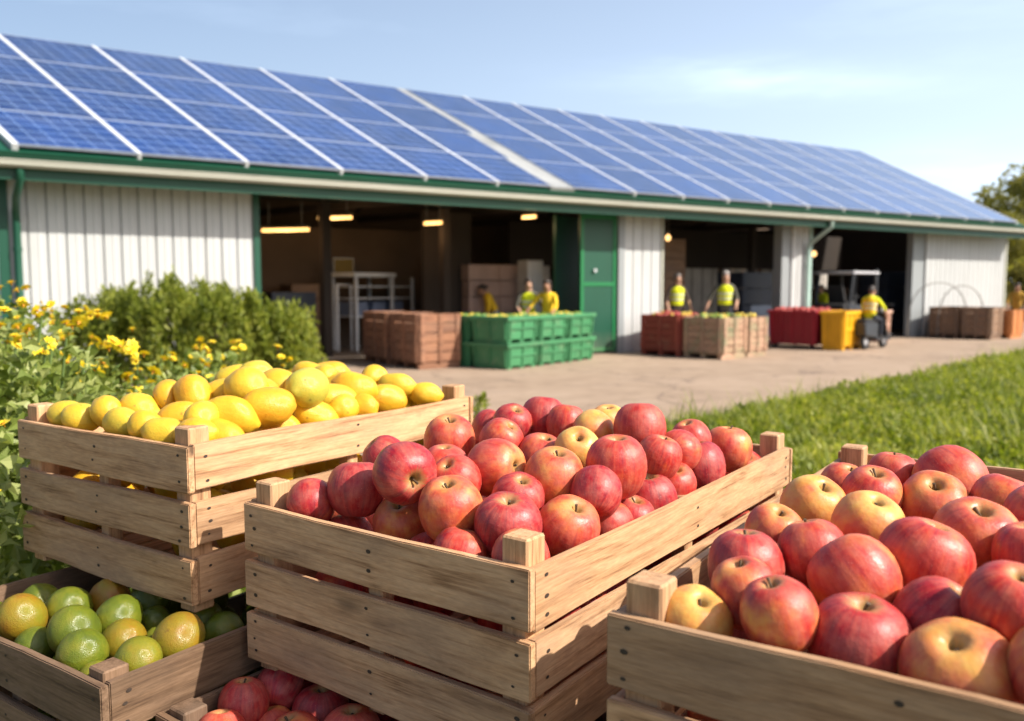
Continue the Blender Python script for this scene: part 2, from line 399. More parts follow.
def sp(name, b_, mats, parent=None, **k):
    """a part of the shed: coordinates are given in the world, stored from the shed's foot"""
    o = b_.build(name, mats, parent or shed, **k)
    if parent is None: o.location = -shed.location
    return o
def sheet_wall(a0, a1, z0=0.0, z1=2.93, off=0.0, pitch=.235, m='cream', inv=False):
    b_ = MB(); f = []
    n = max(2, round((a1-a0)/pitch)); p = (a1-a0)/n
    for k in range(n):
        s0 = a0+k*p
        f += [(s0, 0), (s0+p*.42, 0), (s0+p*.47, .006), (s0+p*.53, .006), (s0+p*.58, 0), (s0+p*.87, 0), (s0+p*.895, -.035), (s0+p*.955, -.035)]
    f.append((a1, 0))
    N = len(f); vs = []
    for z in (z0, z1):
        vs += [W(s, off+o_, z) for s, o_ in f]
    for z in (z0, z1):
        vs += [W(s, off-.06, z) for s, o_ in f]
    fs = []
    for k in range(N-1):
        fs += [(k, k+1, N+k+1, N+k), (2*N+k+1, 2*N+k, 3*N+k, 3*N+k+1), (N+k, N+k+1, 3*N+k+1, 3*N+k), (k+1, k, 2*N+k, 2*N+k+1)]
    fs += [(0, N, 3*N, 2*N), (N-1, 3*N-1, 4*N-1, 2*N-1)]
    b_.add(vs, fs); return b_
for a0, a1 in ((-11.62, -8.22), (-.47, .56), (4.82, 5.44), (10.43, AR)):
    sp('wall_panel', sheet_wall(a0, a1), M['cream'])
def wbox(a0, a1, o0, o1, z0, z1, m=0, b_=None):
    b_ = b_ or MB()
    b_.hexa([W(a0, o1, z0), W(a1, o1, z0), W(a1, o0, z0), W(a0, o0, z0), W(a0, o1, z1), W(a1, o1, z1), W(a1, o0, z1), W(a0, o0, z1)], m)
    return b_
# corner trim, door frames
for nm, a0, a1, o0, o1, mat in (('corner_trim', -11.76, -11.625, -.08, .025, 'green'), ('door_frame', -8.216, -8.12, -.10, .03, 'green'), ('door_frame', -.64, -.475, -.12, .03, 'grey'), ('door_frame', .565, .62, -.12, .02, 'gutter'),
                               ('door_frame', 4.50, 4.815, -.30, -.04, 'grey'), ('door_frame', 5.445, 5.53, -.14, .02, 'palegreen'), ('door_frame', 9.87, 10.425, -.24, -.05, 'grey'), ('corner_trim', AR+.004, AR+.09, -.08, .02, 'gutter')):
    sp(nm, wbox(a0, a1, o0, o1, 0.0, 2.925), M[mat])
# header behind the soffit, soffit, fascia, gutter
sp('header_beam', wbox(-11.7, AR, -.20, -.065, 2.90, 3.1), M['dark'])
sp('soffit', wbox(AL-.1, AR+.22, -.06, .595, 2.935, 2.965), M['green'])
sp('fascia', wbox(AL-.12, AR+.24, .60, .64, 2.835, 3.19), M['green'])
b = MB()
pr = [(.645, 3.005), (.70, 2.985), (.77, 2.99), (.80, 3.02), (.805, 3.065), (.82, 3.073), (.82, 3.088), (.79, 3.088), (.785, 3.035), (.76, 3.008), (.70, 3.003), (.645, 3.02)]
vs = [W(a, o_, z) for a in (AL-.15, AR+.28) for o_, z in pr]; n = len(pr)
b.add(vs, [(k, (k+1) % n, n+(k+1) % n, n+k) for k in range(n)]+[tuple(range(n)), tuple(reversed(range(n, 2*n)))])
sp('gutter', b, M['gutter'], fix=True)
def downpipe(a, mat, top=2.97):
    b_ = MB()
    b_.tube([W(a+.05, .70, top), W(a+.05, .70, top-.12), W(a, .40, top-.34), W(a, .12, top-.52), W(a, .085, top-.66), W(a, .085, .25), W(a, .16, .12)], .052, 10)
    for z in (1.9, .9): b_.tube([W(a, .085, z), W(a, .085, z+.05)], .062, 10)
    sp('downpipe', b_, M[mat])
downpipe(-11.53, 'green'); downpipe(5.30, 'palegreen')
# side and back walls, added dark sheet inside the right gable
def ibox(a0, a1, w0, w1, z0, z1):
    b_ = MB(); b_.hexa([IN(a0, w0, z0), IN(a1, w0, z0), IN(a1, w1, z0), IN(a0, w1, z0), IN(a0, w0, z1), IN(a1, w0, z1), IN(a1, w1, z1), IN(a0, w1, z1)]); return b_
RIDGE = 4.52; DEEP = 2*RIDGE-.834*2
def gable(a, t_):
    b_ = MB(); zz = 3.2+RISE*.834-.12; zr = 3.2+RISE*RIDGE-.12
    pts = [(0.08, 0), (DEEP, 0), (DEEP, zz), (RIDGE-.834, zr), (0.08, zz)]
    vs = [IN(a, p, z) for p, z in pts]+[IN(a+t_, p, z) for p, z in pts]
    b_.add(vs, [tuple(range(5)), tuple(reversed(range(5, 10)))]+[(k, (k+1) % 5, 5+(k+1) % 5, 5+k) for k in range(5)]); return b_
sp('gable_wall', gable(-11.62, .08), M['cream'], fix=True); sp('gable_wall', gable(AR-.09, .08), M['cream'], fix=True)
sp('shade_sheet', ibox(AR-.16, AR-.10, .2, DEEP-.2, .02, 3.5), M['dark'])  # dark sheet added to stand in for shade on the inner gable
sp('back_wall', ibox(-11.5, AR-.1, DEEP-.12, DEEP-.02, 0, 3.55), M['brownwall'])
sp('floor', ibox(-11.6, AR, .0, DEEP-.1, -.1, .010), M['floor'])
# roof slabs: front and back
def roofslab(a0, a1, f_pts):
    b_ = MB(); b_.hexa(f_pts); return b_
RL, RR = -11.98, 13.98
b = MB(); b.hexa([RF(RL, -.03, -.10), RF(RR, -.03, -.10), RF(RR, RIDGE, -.10), RF(RL, RIDGE, -.10), RF(RL, -.03, 0), RF(RR, -.03, 0), RF(RR, RIDGE, 0), RF(RL, RIDGE, 0)])
roof = sp('roof', b, M['green'])
ZR = EAVE.z+RISE*RIDGE
def RB(a, b_, h): return EAVE+SDIR*a+SB*(RIDGE+b_)+Vector((0, 0, RISE*(RIDGE-b_)+h))
b = MB(); b.hexa([RB(RL, .0, -.11), RB(RR, .0, -.11), RB(RR, RIDGE+.1, -.11), RB(RL, RIDGE+.1, -.11), RB(RL, 0, -.005), RB(RR, 0, -.005), RB(RR, RIDGE+.1, -.005), RB(RL, RIDGE+.1, -.005)])
sp('rear_roof', b, M['green'])
b = MB(); b.tube([RF(RL, RIDGE, -.03), RF(RR, RIDGE, -.03)], .05, 8)
sp('ridge_cap', b, M['walkway'])
# rafters and columns inside
b0 = None
for a in (-10.2, -7.2, -4.2, -1.2, 1.8, 4.8, 7.8, 10.8):
    b = MB()
    for q0, q1, zt0, zt1 in ((.1, RIDGE-.834, 3.2+RISE*.93, ZR), (RIDGE-.834, DEEP-.1, ZR, 3.2+RISE*.93)):
        b.hexa([IN(a, q0, zt0-.42), IN(a+.1, q0, zt0-.42), IN(a+.1, q1, zt1-.42), IN(a, q1, zt1-.42), IN(a, q0, zt0-.2), IN(a+.1, q0, zt0-.2), IN(a+.1, q1, zt1-.2), IN(a, q1, zt1-.2)])
    b.hexa([IN(a, .1, 3.05), IN(a+.1, .1, 3.05), IN(a+.1, DEEP-.2, 3.05), IN(a, DEEP-.2, 3.05), IN(a, .1, 3.2), IN(a+.1, .1, 3.2), IN(a+.1, DEEP-.2, 3.2), IN(a, DEEP-.2, 3.2)])
    sp('roof_truss', b, M['dark'])
for a, q in ((-5.4, 2.4), (-2.9, 2.2), (2.2, 2.6), (7.6, 3.0)):
    sp('inner_column', ibox(a, a+.16, q, q+.14, .01, 3.06), M['dark'])
# partitions
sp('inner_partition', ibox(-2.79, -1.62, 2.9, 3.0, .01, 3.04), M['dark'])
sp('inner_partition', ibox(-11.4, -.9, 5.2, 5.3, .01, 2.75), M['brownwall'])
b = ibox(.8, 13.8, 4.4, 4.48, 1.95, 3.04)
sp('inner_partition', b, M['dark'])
M['strip'] = plain('pale_strip_curtain', (.50, .46, .42), .5, .25, 3)
b = MB()
for k in range(60):
    a = .9+k*.21
    if rnd.random() < .28: continue
    b.hexa([IN(a, 4.5+.02*(k % 2), .1), IN(a+.19, 4.5+.02*(k % 2), .1), IN(a+.19, 4.512+.02*(k % 2), .1), IN(a, 4.512+.02*(k % 2), .1), IN(a, 4.5+.02*(k % 2), 1.95), IN(a+.19, 4.5+.02*(k % 2), 1.95), IN(a+.19, 4.512+.02*(k % 2), 1.95), IN(a, 4.512+.02*(k % 2), 1.95)])
sp('strip_curtain', b, M['strip'])
# green sliding doors
def sdoor(a0, a1, off, label=None):
    b_ = wbox(a0, a1, off-.05, off, .04, 2.90)
    d_ = q = sp('sliding_door', b_, M['green']); q['label'] = 'dark green inner door leaf in shade'; 
    if label: d_['label'] = label
    q = MB()
    for x in (a0+.01, a1-.09): wbox(x, x+.08, off+.001, off+.018, .06, 2.88, 0, q)
    for z in (.06, 1.42, 2.80): wbox(a0+.095, a1-.095, off+.001, off+.016, z, z+.08, 0, q)
    sp('door_rib', q, M['greendoor'], d_)
    h = MB(); c = W(a0+.36, off+.03, 1.74)
    h.tube([c, c+SN*.03], .035, 10)
    sp('door_handle', h, M['rail'], d_)
sdoor(-1.60, -.65, -.04, 'bright green sliding door leaf')
b_ = MB(); b_.hexa([IN(-1.48, .75, .04), IN(-.62, 1.0, .04), IN(-.62, 1.06, .04), IN(-1.48, .81, .04), IN(-1.48, .75, 2.9), IN(-.62, 1.0, 2.9), IN(-.62, 1.06, 2.9), IN(-1.48, .81, 2.9)])
q = sp('sliding_door', b_, M['green']); q['label'] = 'dark green inner door leaf in shade'

# ------------------------------------------------------------------ solar panels
def pv_mat():
    t = NT('solar_cells'); u = t.sep(t.coord('UV'))
    def line(v, n, wdt):
        f = t.math('FRACT', t.math('MULTIPLY', v, n)); d_ = t.math('ABSOLUTE', t.math('SUBTRACT', f, .5))
        return t.mr(d_, .5-wdt, .5-wdt*.4)
    cell = t.math('MAXIMUM', line(u[0], 6, .04), line(u[1], 5, .05))
    bus = t.math('MULTIPLY', line(u[0], 18, .05), .35)
    rn = t.rand()
    big = t.noise(t.vm('ADD', t.comb(t.math('MULTIPLY', u[0], 6), t.math('MULTIPLY', u[1], 5), 0), t.vm('SCALE', (91, 37, 13), rn)), .5, 2)
    col = t.mix(t.mr(big, .3, .7), (.006, .026, .115), (.010, .046, .20))
    col = t.vm('SCALE', col, t.mr(rn, 0, 1, .84, 1.14))
    col = t.mix(t.math('MULTIPLY', t.math('MAXIMUM', cell, bus), .8), col, (.24, .36, .60))
    dust = t.noise(t.vm('ADD', t.comb(u[0], u[1], rn), (rn, 0, 0)) if False else t.comb(u[0], u[1], rn), 3.0, 4)
    col = t.mix(t.mr(dust, .4, .8, .01, .12), col, (.35, .36, .38))
    t.P(col=col, rough=t.mr(dust, .3, .7, .10, .2), spec=.5, coat=1.0, coatr=.04); return t.mat
M['pv'] = pv_mat()
M['alu'] = plain('panel_frame_aluminium', (.40, .46, .58), .4, .08, 3, metal=.3)
ORD = ['first', 'second', 'third', 'fourth', 'fifth', 'sixth', 'seventh', 'eighth', 'ninth', 'tenth', 'eleventh', 'twelfth', 'thirteenth', 'fourteenth', 'fifteenth', 'sixteenth', 'seventeenth', 'eighteenth', 'nineteenth', 'twentieth']
colsA = [(-11.48, -10.03), (-9.97, -8.53), (-8.47, -7.03), (-6.97, -5.53), (-5.47, -4.10), (-4.04, None)]
p_ = (13.62+2.36)/11.86; x = -2.36
colsA.append((x, -.90)); x = -.84
for k in range(11): colsA.append((x, x+1.25)); x += 1.31
ROWS = [.015, 1.128, 2.241, 3.354]; RH = 1.100
rowname = ['bottom', 'second', 'third', 'top']
pmesh = {}
def panel_meshes(wd):
    key = round(wd, 3)
    if key not in pmesh:
        u_ = SDIR; v_ = SB+Vector((0, 0, RISE)); f = .011
        def P(a, q, h): return u_*a+v_*q+RN*h
        g = MB(); g.hexa([P(f, f, .0), P(wd-f, f, .0), P(wd-f, RH-f, .0), P(f, RH-f, .0), P(f, f, .030), P(wd-f, f, .030), P(wd-f, RH-f, .030), P(f, RH-f, .030)])
        me = g.mesh('solar_cells', M['pv']); uvl = me.uv_layers.new(name='UVMap')
        cuv = {0: (0, 0), 1: (1, 0), 2: (1, 1), 3: (0, 1)}
        for lp in me.loops: uvl.data[lp.index].uv = cuv[lp.vertex_index % 4]
        h = MB()
        for a0, a1, q0, q1 in ((0, wd, 0, f), (0, wd, RH-f, RH), (0, f, f, RH-f), (wd-f, wd, f, RH-f)):
            h.hexa([P(a0, q0, 0), P(a1, q0, 0), P(a1, q1, 0), P(a0, q1, 0), P(a0, q0, .036), P(a1, q0, .036), P(a1, q1, .036), P(a0, q1, .036)])
        pmesh[key] = (me, h.mesh('panel_frame', M['alu']))
    return pmesh[key]
for ci, (a0, a1) in enumerate(colsA):
    for ri, q in enumerate(ROWS):
        e = a1 if a1 is not None else (-2.92, -2.80, -2.60, -2.60)[ri]
        g, fmesh = panel_meshes(e-a0)
        o = link('solar_panel', g, None, RF(a0, q, .055))
        tag(o, f'blue solar panel in the {rowname[ri]} row, {ORD[ci]} column from the left end of the roof', 'solar panel', 'solar panels on the shed roof')
        link('frame', fmesh, o)
# white rails in the gaps between the columns, grey walkway strip
def roofstrip(a0, a1, b0_, b1_, h0, h1, t0=None, t1=None):
    t0 = a0 if t0 is None else t0; t1 = a1 if t1 is None else t1
    q = MB(); q.hexa([RF(a0, b0_, h0), RF(a1, b0_, h0), RF(t1, b1_, h0), RF(t0, b1_, h0), RF(a0, b0_, h1), RF(a1, b0_, h1), RF(t1, b1_, h1), RF(t0, b1_, h1)]); return q
edges = [(-11.56, -11.485)]+[(colsA[k][1]+.004, colsA[k+1][0]-.004) for k in list(range(5))+list(range(6, 17))]+[(colsA[-1][1]+.004, colsA[-1][1]+.06)]
for k, (a0, a1) in enumerate(edges):
    sp('panel_rail', roofstrip(a0, a1, -.0, RIDGE-.03, .003, .094), M['rail'], roof)
q = roofstrip(-2.595, -2.365, 2.24, RIDGE-.03, .003, .07)
q2 = roofstrip(-2.915, -2.365, -.0, 1.12, .003, .07); q3 = roofstrip(-2.795, -2.365, 1.122, 2.238, .003, .07)
for z in (q2, q3): q.add(z.v, z.f)
sp('roof_walkway', q, M['walkway'], roof)

# ------------------------------------------------------------------ lamps that are lit inside
def glow(name, col, st):
    t = NT(name); t.P(col=(.8, .7, .5), em=(*col, 1), ems=st); return t.mat
M['tube'] = glow('lit_tube', (1.0, .50, .14), 2.2); M['bulb'] = glow('lit_bulb', (1.0, .55, .2), 2.0)
M['lamp'] = plain('lamp_housing', (.30, .28, .25), .5)
def tube_lamp(x0, x1, y, t_, label):
    p0 = atdepth(x0, y, t_); p1 = atdepth(x1, y-1, t_)
    r_ = empty('ceiling_light', (p0+p1)/2, 0, label, 'ceiling light', 'lit lamps inside the shed')
    o_ = r_.location
    h = MB(); dd = (p1-p0).normalized(); sd = Vector((-dd.y, dd.x, 0))*.09; u_ = Vector((0, 0, .05))
    h.hexa([p0-sd-o_, p1-sd-o_, p1+sd-o_, p0+sd-o_, p0-sd*.5+u_-o_, p1-sd*.5+u_-o_, p1+sd*.5+u_-o_, p0+sd*.5+u_-o_]); h.build('housing', M['lamp'], r_)
    g = MB(); g.tube([p0-Vector((0, 0, .03))-o_, p1-Vector((0, 0, .03))-o_], .03, 8); g.build('lit_tube', M['tube'], r_)
    c = MB()
    for f in (.15, .85): pp = p0.lerp(p1, f)-o_; c.tube([pp+u_, pp+Vector((0, 0, .5))], .008, 5)
    c.build('hanger', M['lamp'], r_)
    ld = bpy.data.lights.new('lamp_glow', 'POINT'); ld.energy = 6; ld.color = (1.0, .62, .30); ld.shadow_soft_size = .15
    lo = bpy.data.objects.new('lamp_glow', ld); COL.objects.link(lo); lo.parent = r_; lo.location = (0, 0, -.22)
tube_lamp(262, 309, 229, 16.2, 'long warm ceiling tube light, the lowest and leftmost in the large doorway')
tube_lamp(318, 352, 217, 17.0, 'warm ceiling tube light right of and above the lowest tube light')
tube_lamp(424, 442, 222, 17.4, 'short warm ceiling tube light at the middle of the large doorway')
tube_lamp(522, 536, 216, 17.6, 'short warm ceiling light above the two workers at the green bins')
def bulb(x, y, t_, label):
    p = atdepth(x, y, t_); r_ = empty('hanging_bulb', p, 0, label, 'lamp', 'lit lamps inside the shed')
    g = MB(); g.lathe([(0.001, -.07), (.04, -.055), (.065, -.01), (.055, .04), (.025, .08), (.001, .085)], 12); g.build('bulb', M['bulb'], r_)
    c = MB(); c.tube([(0, 0, .085), (0, 0, .16)], .03, 8); c.tube([(0, 0, .16), (0, 0, .9)], .006, 5); c.build('cable', M['lamp'], r_)
bulb(814, 254, 23.5, 'small lit bulb beside the pale green downpipe in the right doorway')
bulb(668, 238, 20.5, 'small lit bulb high in the middle doorway by its left edge')

# ------------------------------------------------------------------ crates
HB = (.066, .062, .066); TH = .011
def board_mesh(L, h, nails, seed, nail_mid=False, t=TH):
    """length along x, outer face at y = 0 (facing -y), height h from z = 0"""
    rr = random.Random(seed); n = 10
    bm = bmesh.new(); rings = []
    ph = rr.uniform(0, 6); am = rr.uniform(.0008, .0024); bow = rr.uniform(-.0015, .0015)
    for k in range(n+1):
        x = -L/2+L*k/n; s_ = math.sin(ph+k*.7)*am+rr.uniform(-.0005, .0005); s2 = math.sin(ph*1.7+k*.55)*am+rr.uniform(-.0005, .0005)
        y = bow*math.sin(math.pi*k/n)
        rings.append([bm.verts.new(p) for p in ((x, y, s_), (x, y+t, s_), (x, y+t, h+s2), (x, y, h+s2))])
    for a, c in zip(rings, rings[1:]):
        for k in range(4): bm.faces.new((a[k], c[k], c[(k+1) % 4], a[(k+1) % 4]))
    bm.faces.new(rings[0]); bm.faces.new(list(reversed(rings[-1])))
    bmesh.ops.recalc_face_normals(bm, faces=bm.faces)
    es = [e for e in bm.edges if len(e.link_faces) == 2 and e.calc_face_angle(0) > .7]
    bmesh.ops.bevel(bm, geom=es, offset=.0014, segments=2, affect='EDGES', clamp_overlap=True)
    for f in bm.faces: f.material_index = 0
    spots = []
    for sg in (-1, 1):
        xs = sg*(L/2-.020)
        zs = [h*.22, h*.78] if rr.random() < .6 else [h*.2, h*.5, h*.8]
        for z in zs: spots.append((xs+rr.uniform(-.004, .004), z+rr.uniform(-.004, .004)))
    if nail_mid:
        for z in (h*.28, h*.72): spots.append((rr.uniform(-.004, .004), z+rr.uniform(-.004, .004)))
    for x, z in spots:
        r_ = rr.uniform(.0015, .0027); k = 7
        yy = bow*math.sin(math.pi*(x+L/2)/L)-.0007
        vs = [bm.verts.new((x+r_*1.5*math.cos(2*math.pi*i/k), yy, z+r_*math.sin(2*math.pi*i/k))) for i in range(k)]
        f = bm.faces.new(vs); f.material_index = 1
        if f.normal.y > 0: f.normal_flip()
        f.normal_update()
    me = bpy.data.meshes.new('board'); bm.to_mesh(me); bm.free(); return me
def make_crate(P, ang, sgn, ztop, L1, L2, wood, label, seed, post_up=.028, gap=.0125, hb=HB, group='wooden fruit crates', posts_down=.015, back_up=0.0):
    rr = random.Random(seed); Hh = sum(hb)+gap*2
    zb = ztop-Hh-posts_down
    root = empty('fruit_crate', (P[0], P[1], zb), ang, label, 'crate', group)
    pw = .034
    def put(name, me, loc, rz, ry=0.0, mats=(wood, M['nail'])):
        if not me.materials:
            for m_ in mats: me.materials.append(m_)
        o = link(name, me, root, loc, (0, ry, rz)); o.pass_index = 0; return o
    zz = posts_down
    zs = []
    for h in reversed(hb): zs.append((zz, h)); zz += h+gap
    for lv, (z, h) in enumerate(zs):
        jit = lambda: rr.uniform(-.0015, .0015)
        tilt = lambda: R(rr.uniform(-.25, .25))
        # boards along u at v = 0 and v = L2, boards along v at u = 0 and u = L1
        y0, y1 = (0, L2) if sgn > 0 else (-L2, 0)
        put('board', board_mesh(L1-2*TH-.001, h, 1, seed*100+lv*7+1, True), (L1/2+jit(), y0+.0012, z+jit()), 0, tilt())
        put('board', board_mesh(L1-2*TH-.001, h, 1, seed*100+lv*7+2, True), (L1/2+jit(), y1-.0012, z+jit()), math.pi, tilt())
        put('board', board_mesh(L2+jit(), h, 1, seed*100+lv*7+3, True), (0, (y0+y1)/2, z+jit()), -math.pi/2, tilt())
        put('board', board_mesh(L2+jit(), h, 1, seed*100+lv*7+4, True), (L1, (y0+y1)/2, z+jit()+(back_up if lv == 2 else 0)), math.pi/2, tilt())
    ph = Hh+posts_down+post_up
    def post(x, y, top, bot=0.0, w_=pw):
        me = MB(); me.box(0, top-bot, -w_/2, w_/2, -w_/2, w_/2)
        o = me.build('corner_post' if w_ == pw else 'batten', wood, root, (x, y, bot), (0, -math.pi/2, 0), bevel=.0022); return o
    e_ = TH+pw/2+.0005
    for u in (e_, L1-e_):
        for v in (y0+e_, y1-e_): post(u, v, ph)
    for v in (y0+TH+.0122, y1-TH-.0122): post(L1/2, v, Hh+posts_down-.006, .004, .0235)
    for v in ((y0+y1)/2,):
        for u in (TH+.0127, L1-TH-.0127): post(u, v, Hh+posts_down-.02, .004, .0235)
    nb = 6; bw = (L2-2*TH-.02)/nb
    for k in range(nb):
        me = MB(); yy = y0+TH+.01+k*bw
        me.box(-(L1-2*TH-2*pw-.006)/2, (L1-2*TH-2*pw-.006)/2, 0, bw-.008, 0, .008)
        me.build('bottom_slat', wood, root, (L1/2, yy, posts_down+.003+rr.uniform(0, .001)), bevel=.001)
    return root
CR = {'mid': (atz(530, 572, 1.11), 53.6, 1, 1.11, .825, .476), 'lem': (atz(187, 448, 1.18), 56.2, 1, 1.18, .66, .463), 'rgt': (atz(607, 612, 1.12), 55.2, -1, 1.12, .80, .47),
      'lim': (atz(100, 688, .925), 56.2, 1, .925, .66, .463), 'low': (atz(150, 713, .862), 53.6, -1, .862, .825, .476)}
_p = CR['low'][0]; CR['low'] = (_p+Vector((.805, -.593, 0))*.012,)+CR['low'][1:]
make_crate(*CR['mid'][:1], R(53.6), 1, 1.11, .825, .476, M['pine'], 'slatted pale wooden crate heaped with red apples, in the middle of the stack', 1)
make_crate(*CR['lem'][:1], R(56.2), 1, 1.18, .66, .463, M['pine'], 'slatted wooden crate filled with yellow lemons, standing on the lime crate', 2, gap=.0165, hb=(.064, .063, .066), post_up=.024)
make_crate(*CR['rgt'][:1], R(55.2), -1, 1.12, .80, .47, M['pine'], 'pale wooden crate of large red and yellow apples, nearest the lawn', 3, back_up=.014)
make_crate(*CR['lim'][:1], R(56.2), 1, .925, .66, .463, M['shadepine'], 'dark shaded wooden crate of green and yellow limes under the lemon crate', 4, post_up=.011)
make_crate(*CR['low'][:1], R(53.6), -1, .862, .825, .476, M['shadepine'], 'shaded wooden crate of dark red apples underneath the middle apple crate', 5, post_up=.011)
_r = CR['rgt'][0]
make_crate((_r.x+.01, _r.y+.02, 0), R(55.0), -1, 0.8765, .80, .47, M['shadepine'], 'wooden crate underneath the right apple crate, at the lower edge', 6, post_up=.006)

# the low bench the crates stand on
M['bench'] = wood_mat('bench_planks', (.34, .25, .17), (.26, .185, .12), (.14, .09, .055), (.2, .17, .14), .6, .6)
bench = empty('display_bench', (.15, 1.35, 0), R(54), 'low plank bench carrying the stacked fruit crates', 'bench')
for k in range(7):
    b = MB(); b.box(-.46, .52, -.06, .06, 0, .03)
    b.build('plank', M['bench'], bench, (0, -.56+k*.17, .588), bevel=.003)
for x in (-.38, .42):
    for y in (-.5, .42):
        b = MB(); b.box(-.03, .03, -.03, .03, 0, .588); b.build('leg', M['bench'], bench, (x, y, 0), bevel=.003)
b = MB()
for x in (-.38, .42): b.box(x-.02, x+.02, -.6, .5, .535, .587)
b.build('bearer', M['bench'], bench)

# ------------------------------------------------------------------ fruit
def apple_mesh(seed):
    rr = random.Random(seed)
    prof = [(.0, .60), (.03, .605), (.065, .65), (.11, .75), (.17, .845), (.26, .905), (.38, .925), (.52, .88), (.67, .785), (.81, .64), (.92, .43), (.98, .2), (1.0, -.02), (.975, -.25), (.90, -.49), (.77, -.70), (.61, -.85), (.44, -.93), (.29, -.94), (.17, -.90), (.08, -.85), (.0, -.84)]
    ph = rr.uniform(0, 6); lob = rr.uniform(.012, .03); skew = rr.uniform(-.07, .07); fl = rr.uniform(.95, 1.06); tp = rr.uniform(-.05, .07)
    def fn(p):
        a = math.atan2(p.y, p.x); r_ = 1+lob*math.cos(5*a+ph)*max(-.2, min(1, abs(p.z)*1.2))+.014*math.cos(2*a+ph*2)
        return Vector((p.x*r_*(1+tp*p.z)+skew*p.z*p.z*.6, p.y*r_*(1+tp*p.z), p.z*fl+skew*p.x*.35))
    b_ = MB(); b_.lathe(prof, 36, fn=fn); me = b_.mesh('apple', M['apple'])
    bm = bmesh.new(); bm.from_mesh(me); bmesh.ops.remove_doubles(bm, verts=bm.verts, dist=1e-4); bmesh.ops.recalc_face_normals(bm, faces=bm.faces)
    bm.to_mesh(me); bm.free(); return me
APPLES = [apple_mesh(k) for k in range(6)]
def stem_mesh(seed):
    rr = random.Random(seed); b_ = MB(); h = rr.uniform(.20, .40); dx, dy = rr.uniform(-.16, .16), rr.uniform(-.16, .16)
    b_.tube([(0, 0, .57), (dx*.2, dy*.2, .57+h*.5), (dx, dy, .57+h)], [.042, .030, .045], 7); return b_.mesh('stem', M['stem'])
STEMS = [stem_mesh(k) for k in range(4)]
def citrus_mesh(seed, L, nip, bump_):
    rr = random.Random(seed)
    prof = []
    N = 22
    for k in range(N+1):
        a = math.pi*k/N; z = -math.cos(a)*L; r_ = math.sin(a)**.92
        c = abs(math.cos(a))
        if c > .93: z *= 1+nip*(c-.93)/.07; r_ *= (.86 if c < .999 else 1)
        prof.append((max(r_, 0.0), z))
    ks = [(Vector((rr.uniform(-1, 1), rr.uniform(-1, 1), rr.uniform(-1, 1))).normalized(), rr.uniform(2.0, 4.5), rr.uniform(0, 6)) for _ in range(7)]
    def fn(p):
        s_ = sum(math.sin(p.dot(k)*f+q) for k, f, q in ks)/7
        return p*(1+bump_*s_)
    b_ = MB(); b_.lathe(prof, 30, fn=fn); me = b_.mesh('citrus', [])
    bm = bmesh.new(); bm.from_mesh(me); bmesh.ops.remove_doubles(bm, verts=bm.verts, dist=1e-4); bmesh.ops.recalc_face_normals(bm, faces=bm.faces)
    bm.to_mesh(me); bm.free(); return me
LEMONS = [citrus_mesh(k+20, 1.14+.07*(k % 3), .10, .15) for k in range(6)]
LIMES = [citrus_mesh(k+40, 1.0+.05*(k % 2), .05, .045) for k in range(4)]
for me in LEMONS: me.materials.clear(); me.materials.append(M['lemon'])
for me in LIMES: me.materials.clear(); me.materials.append(M['lime'])
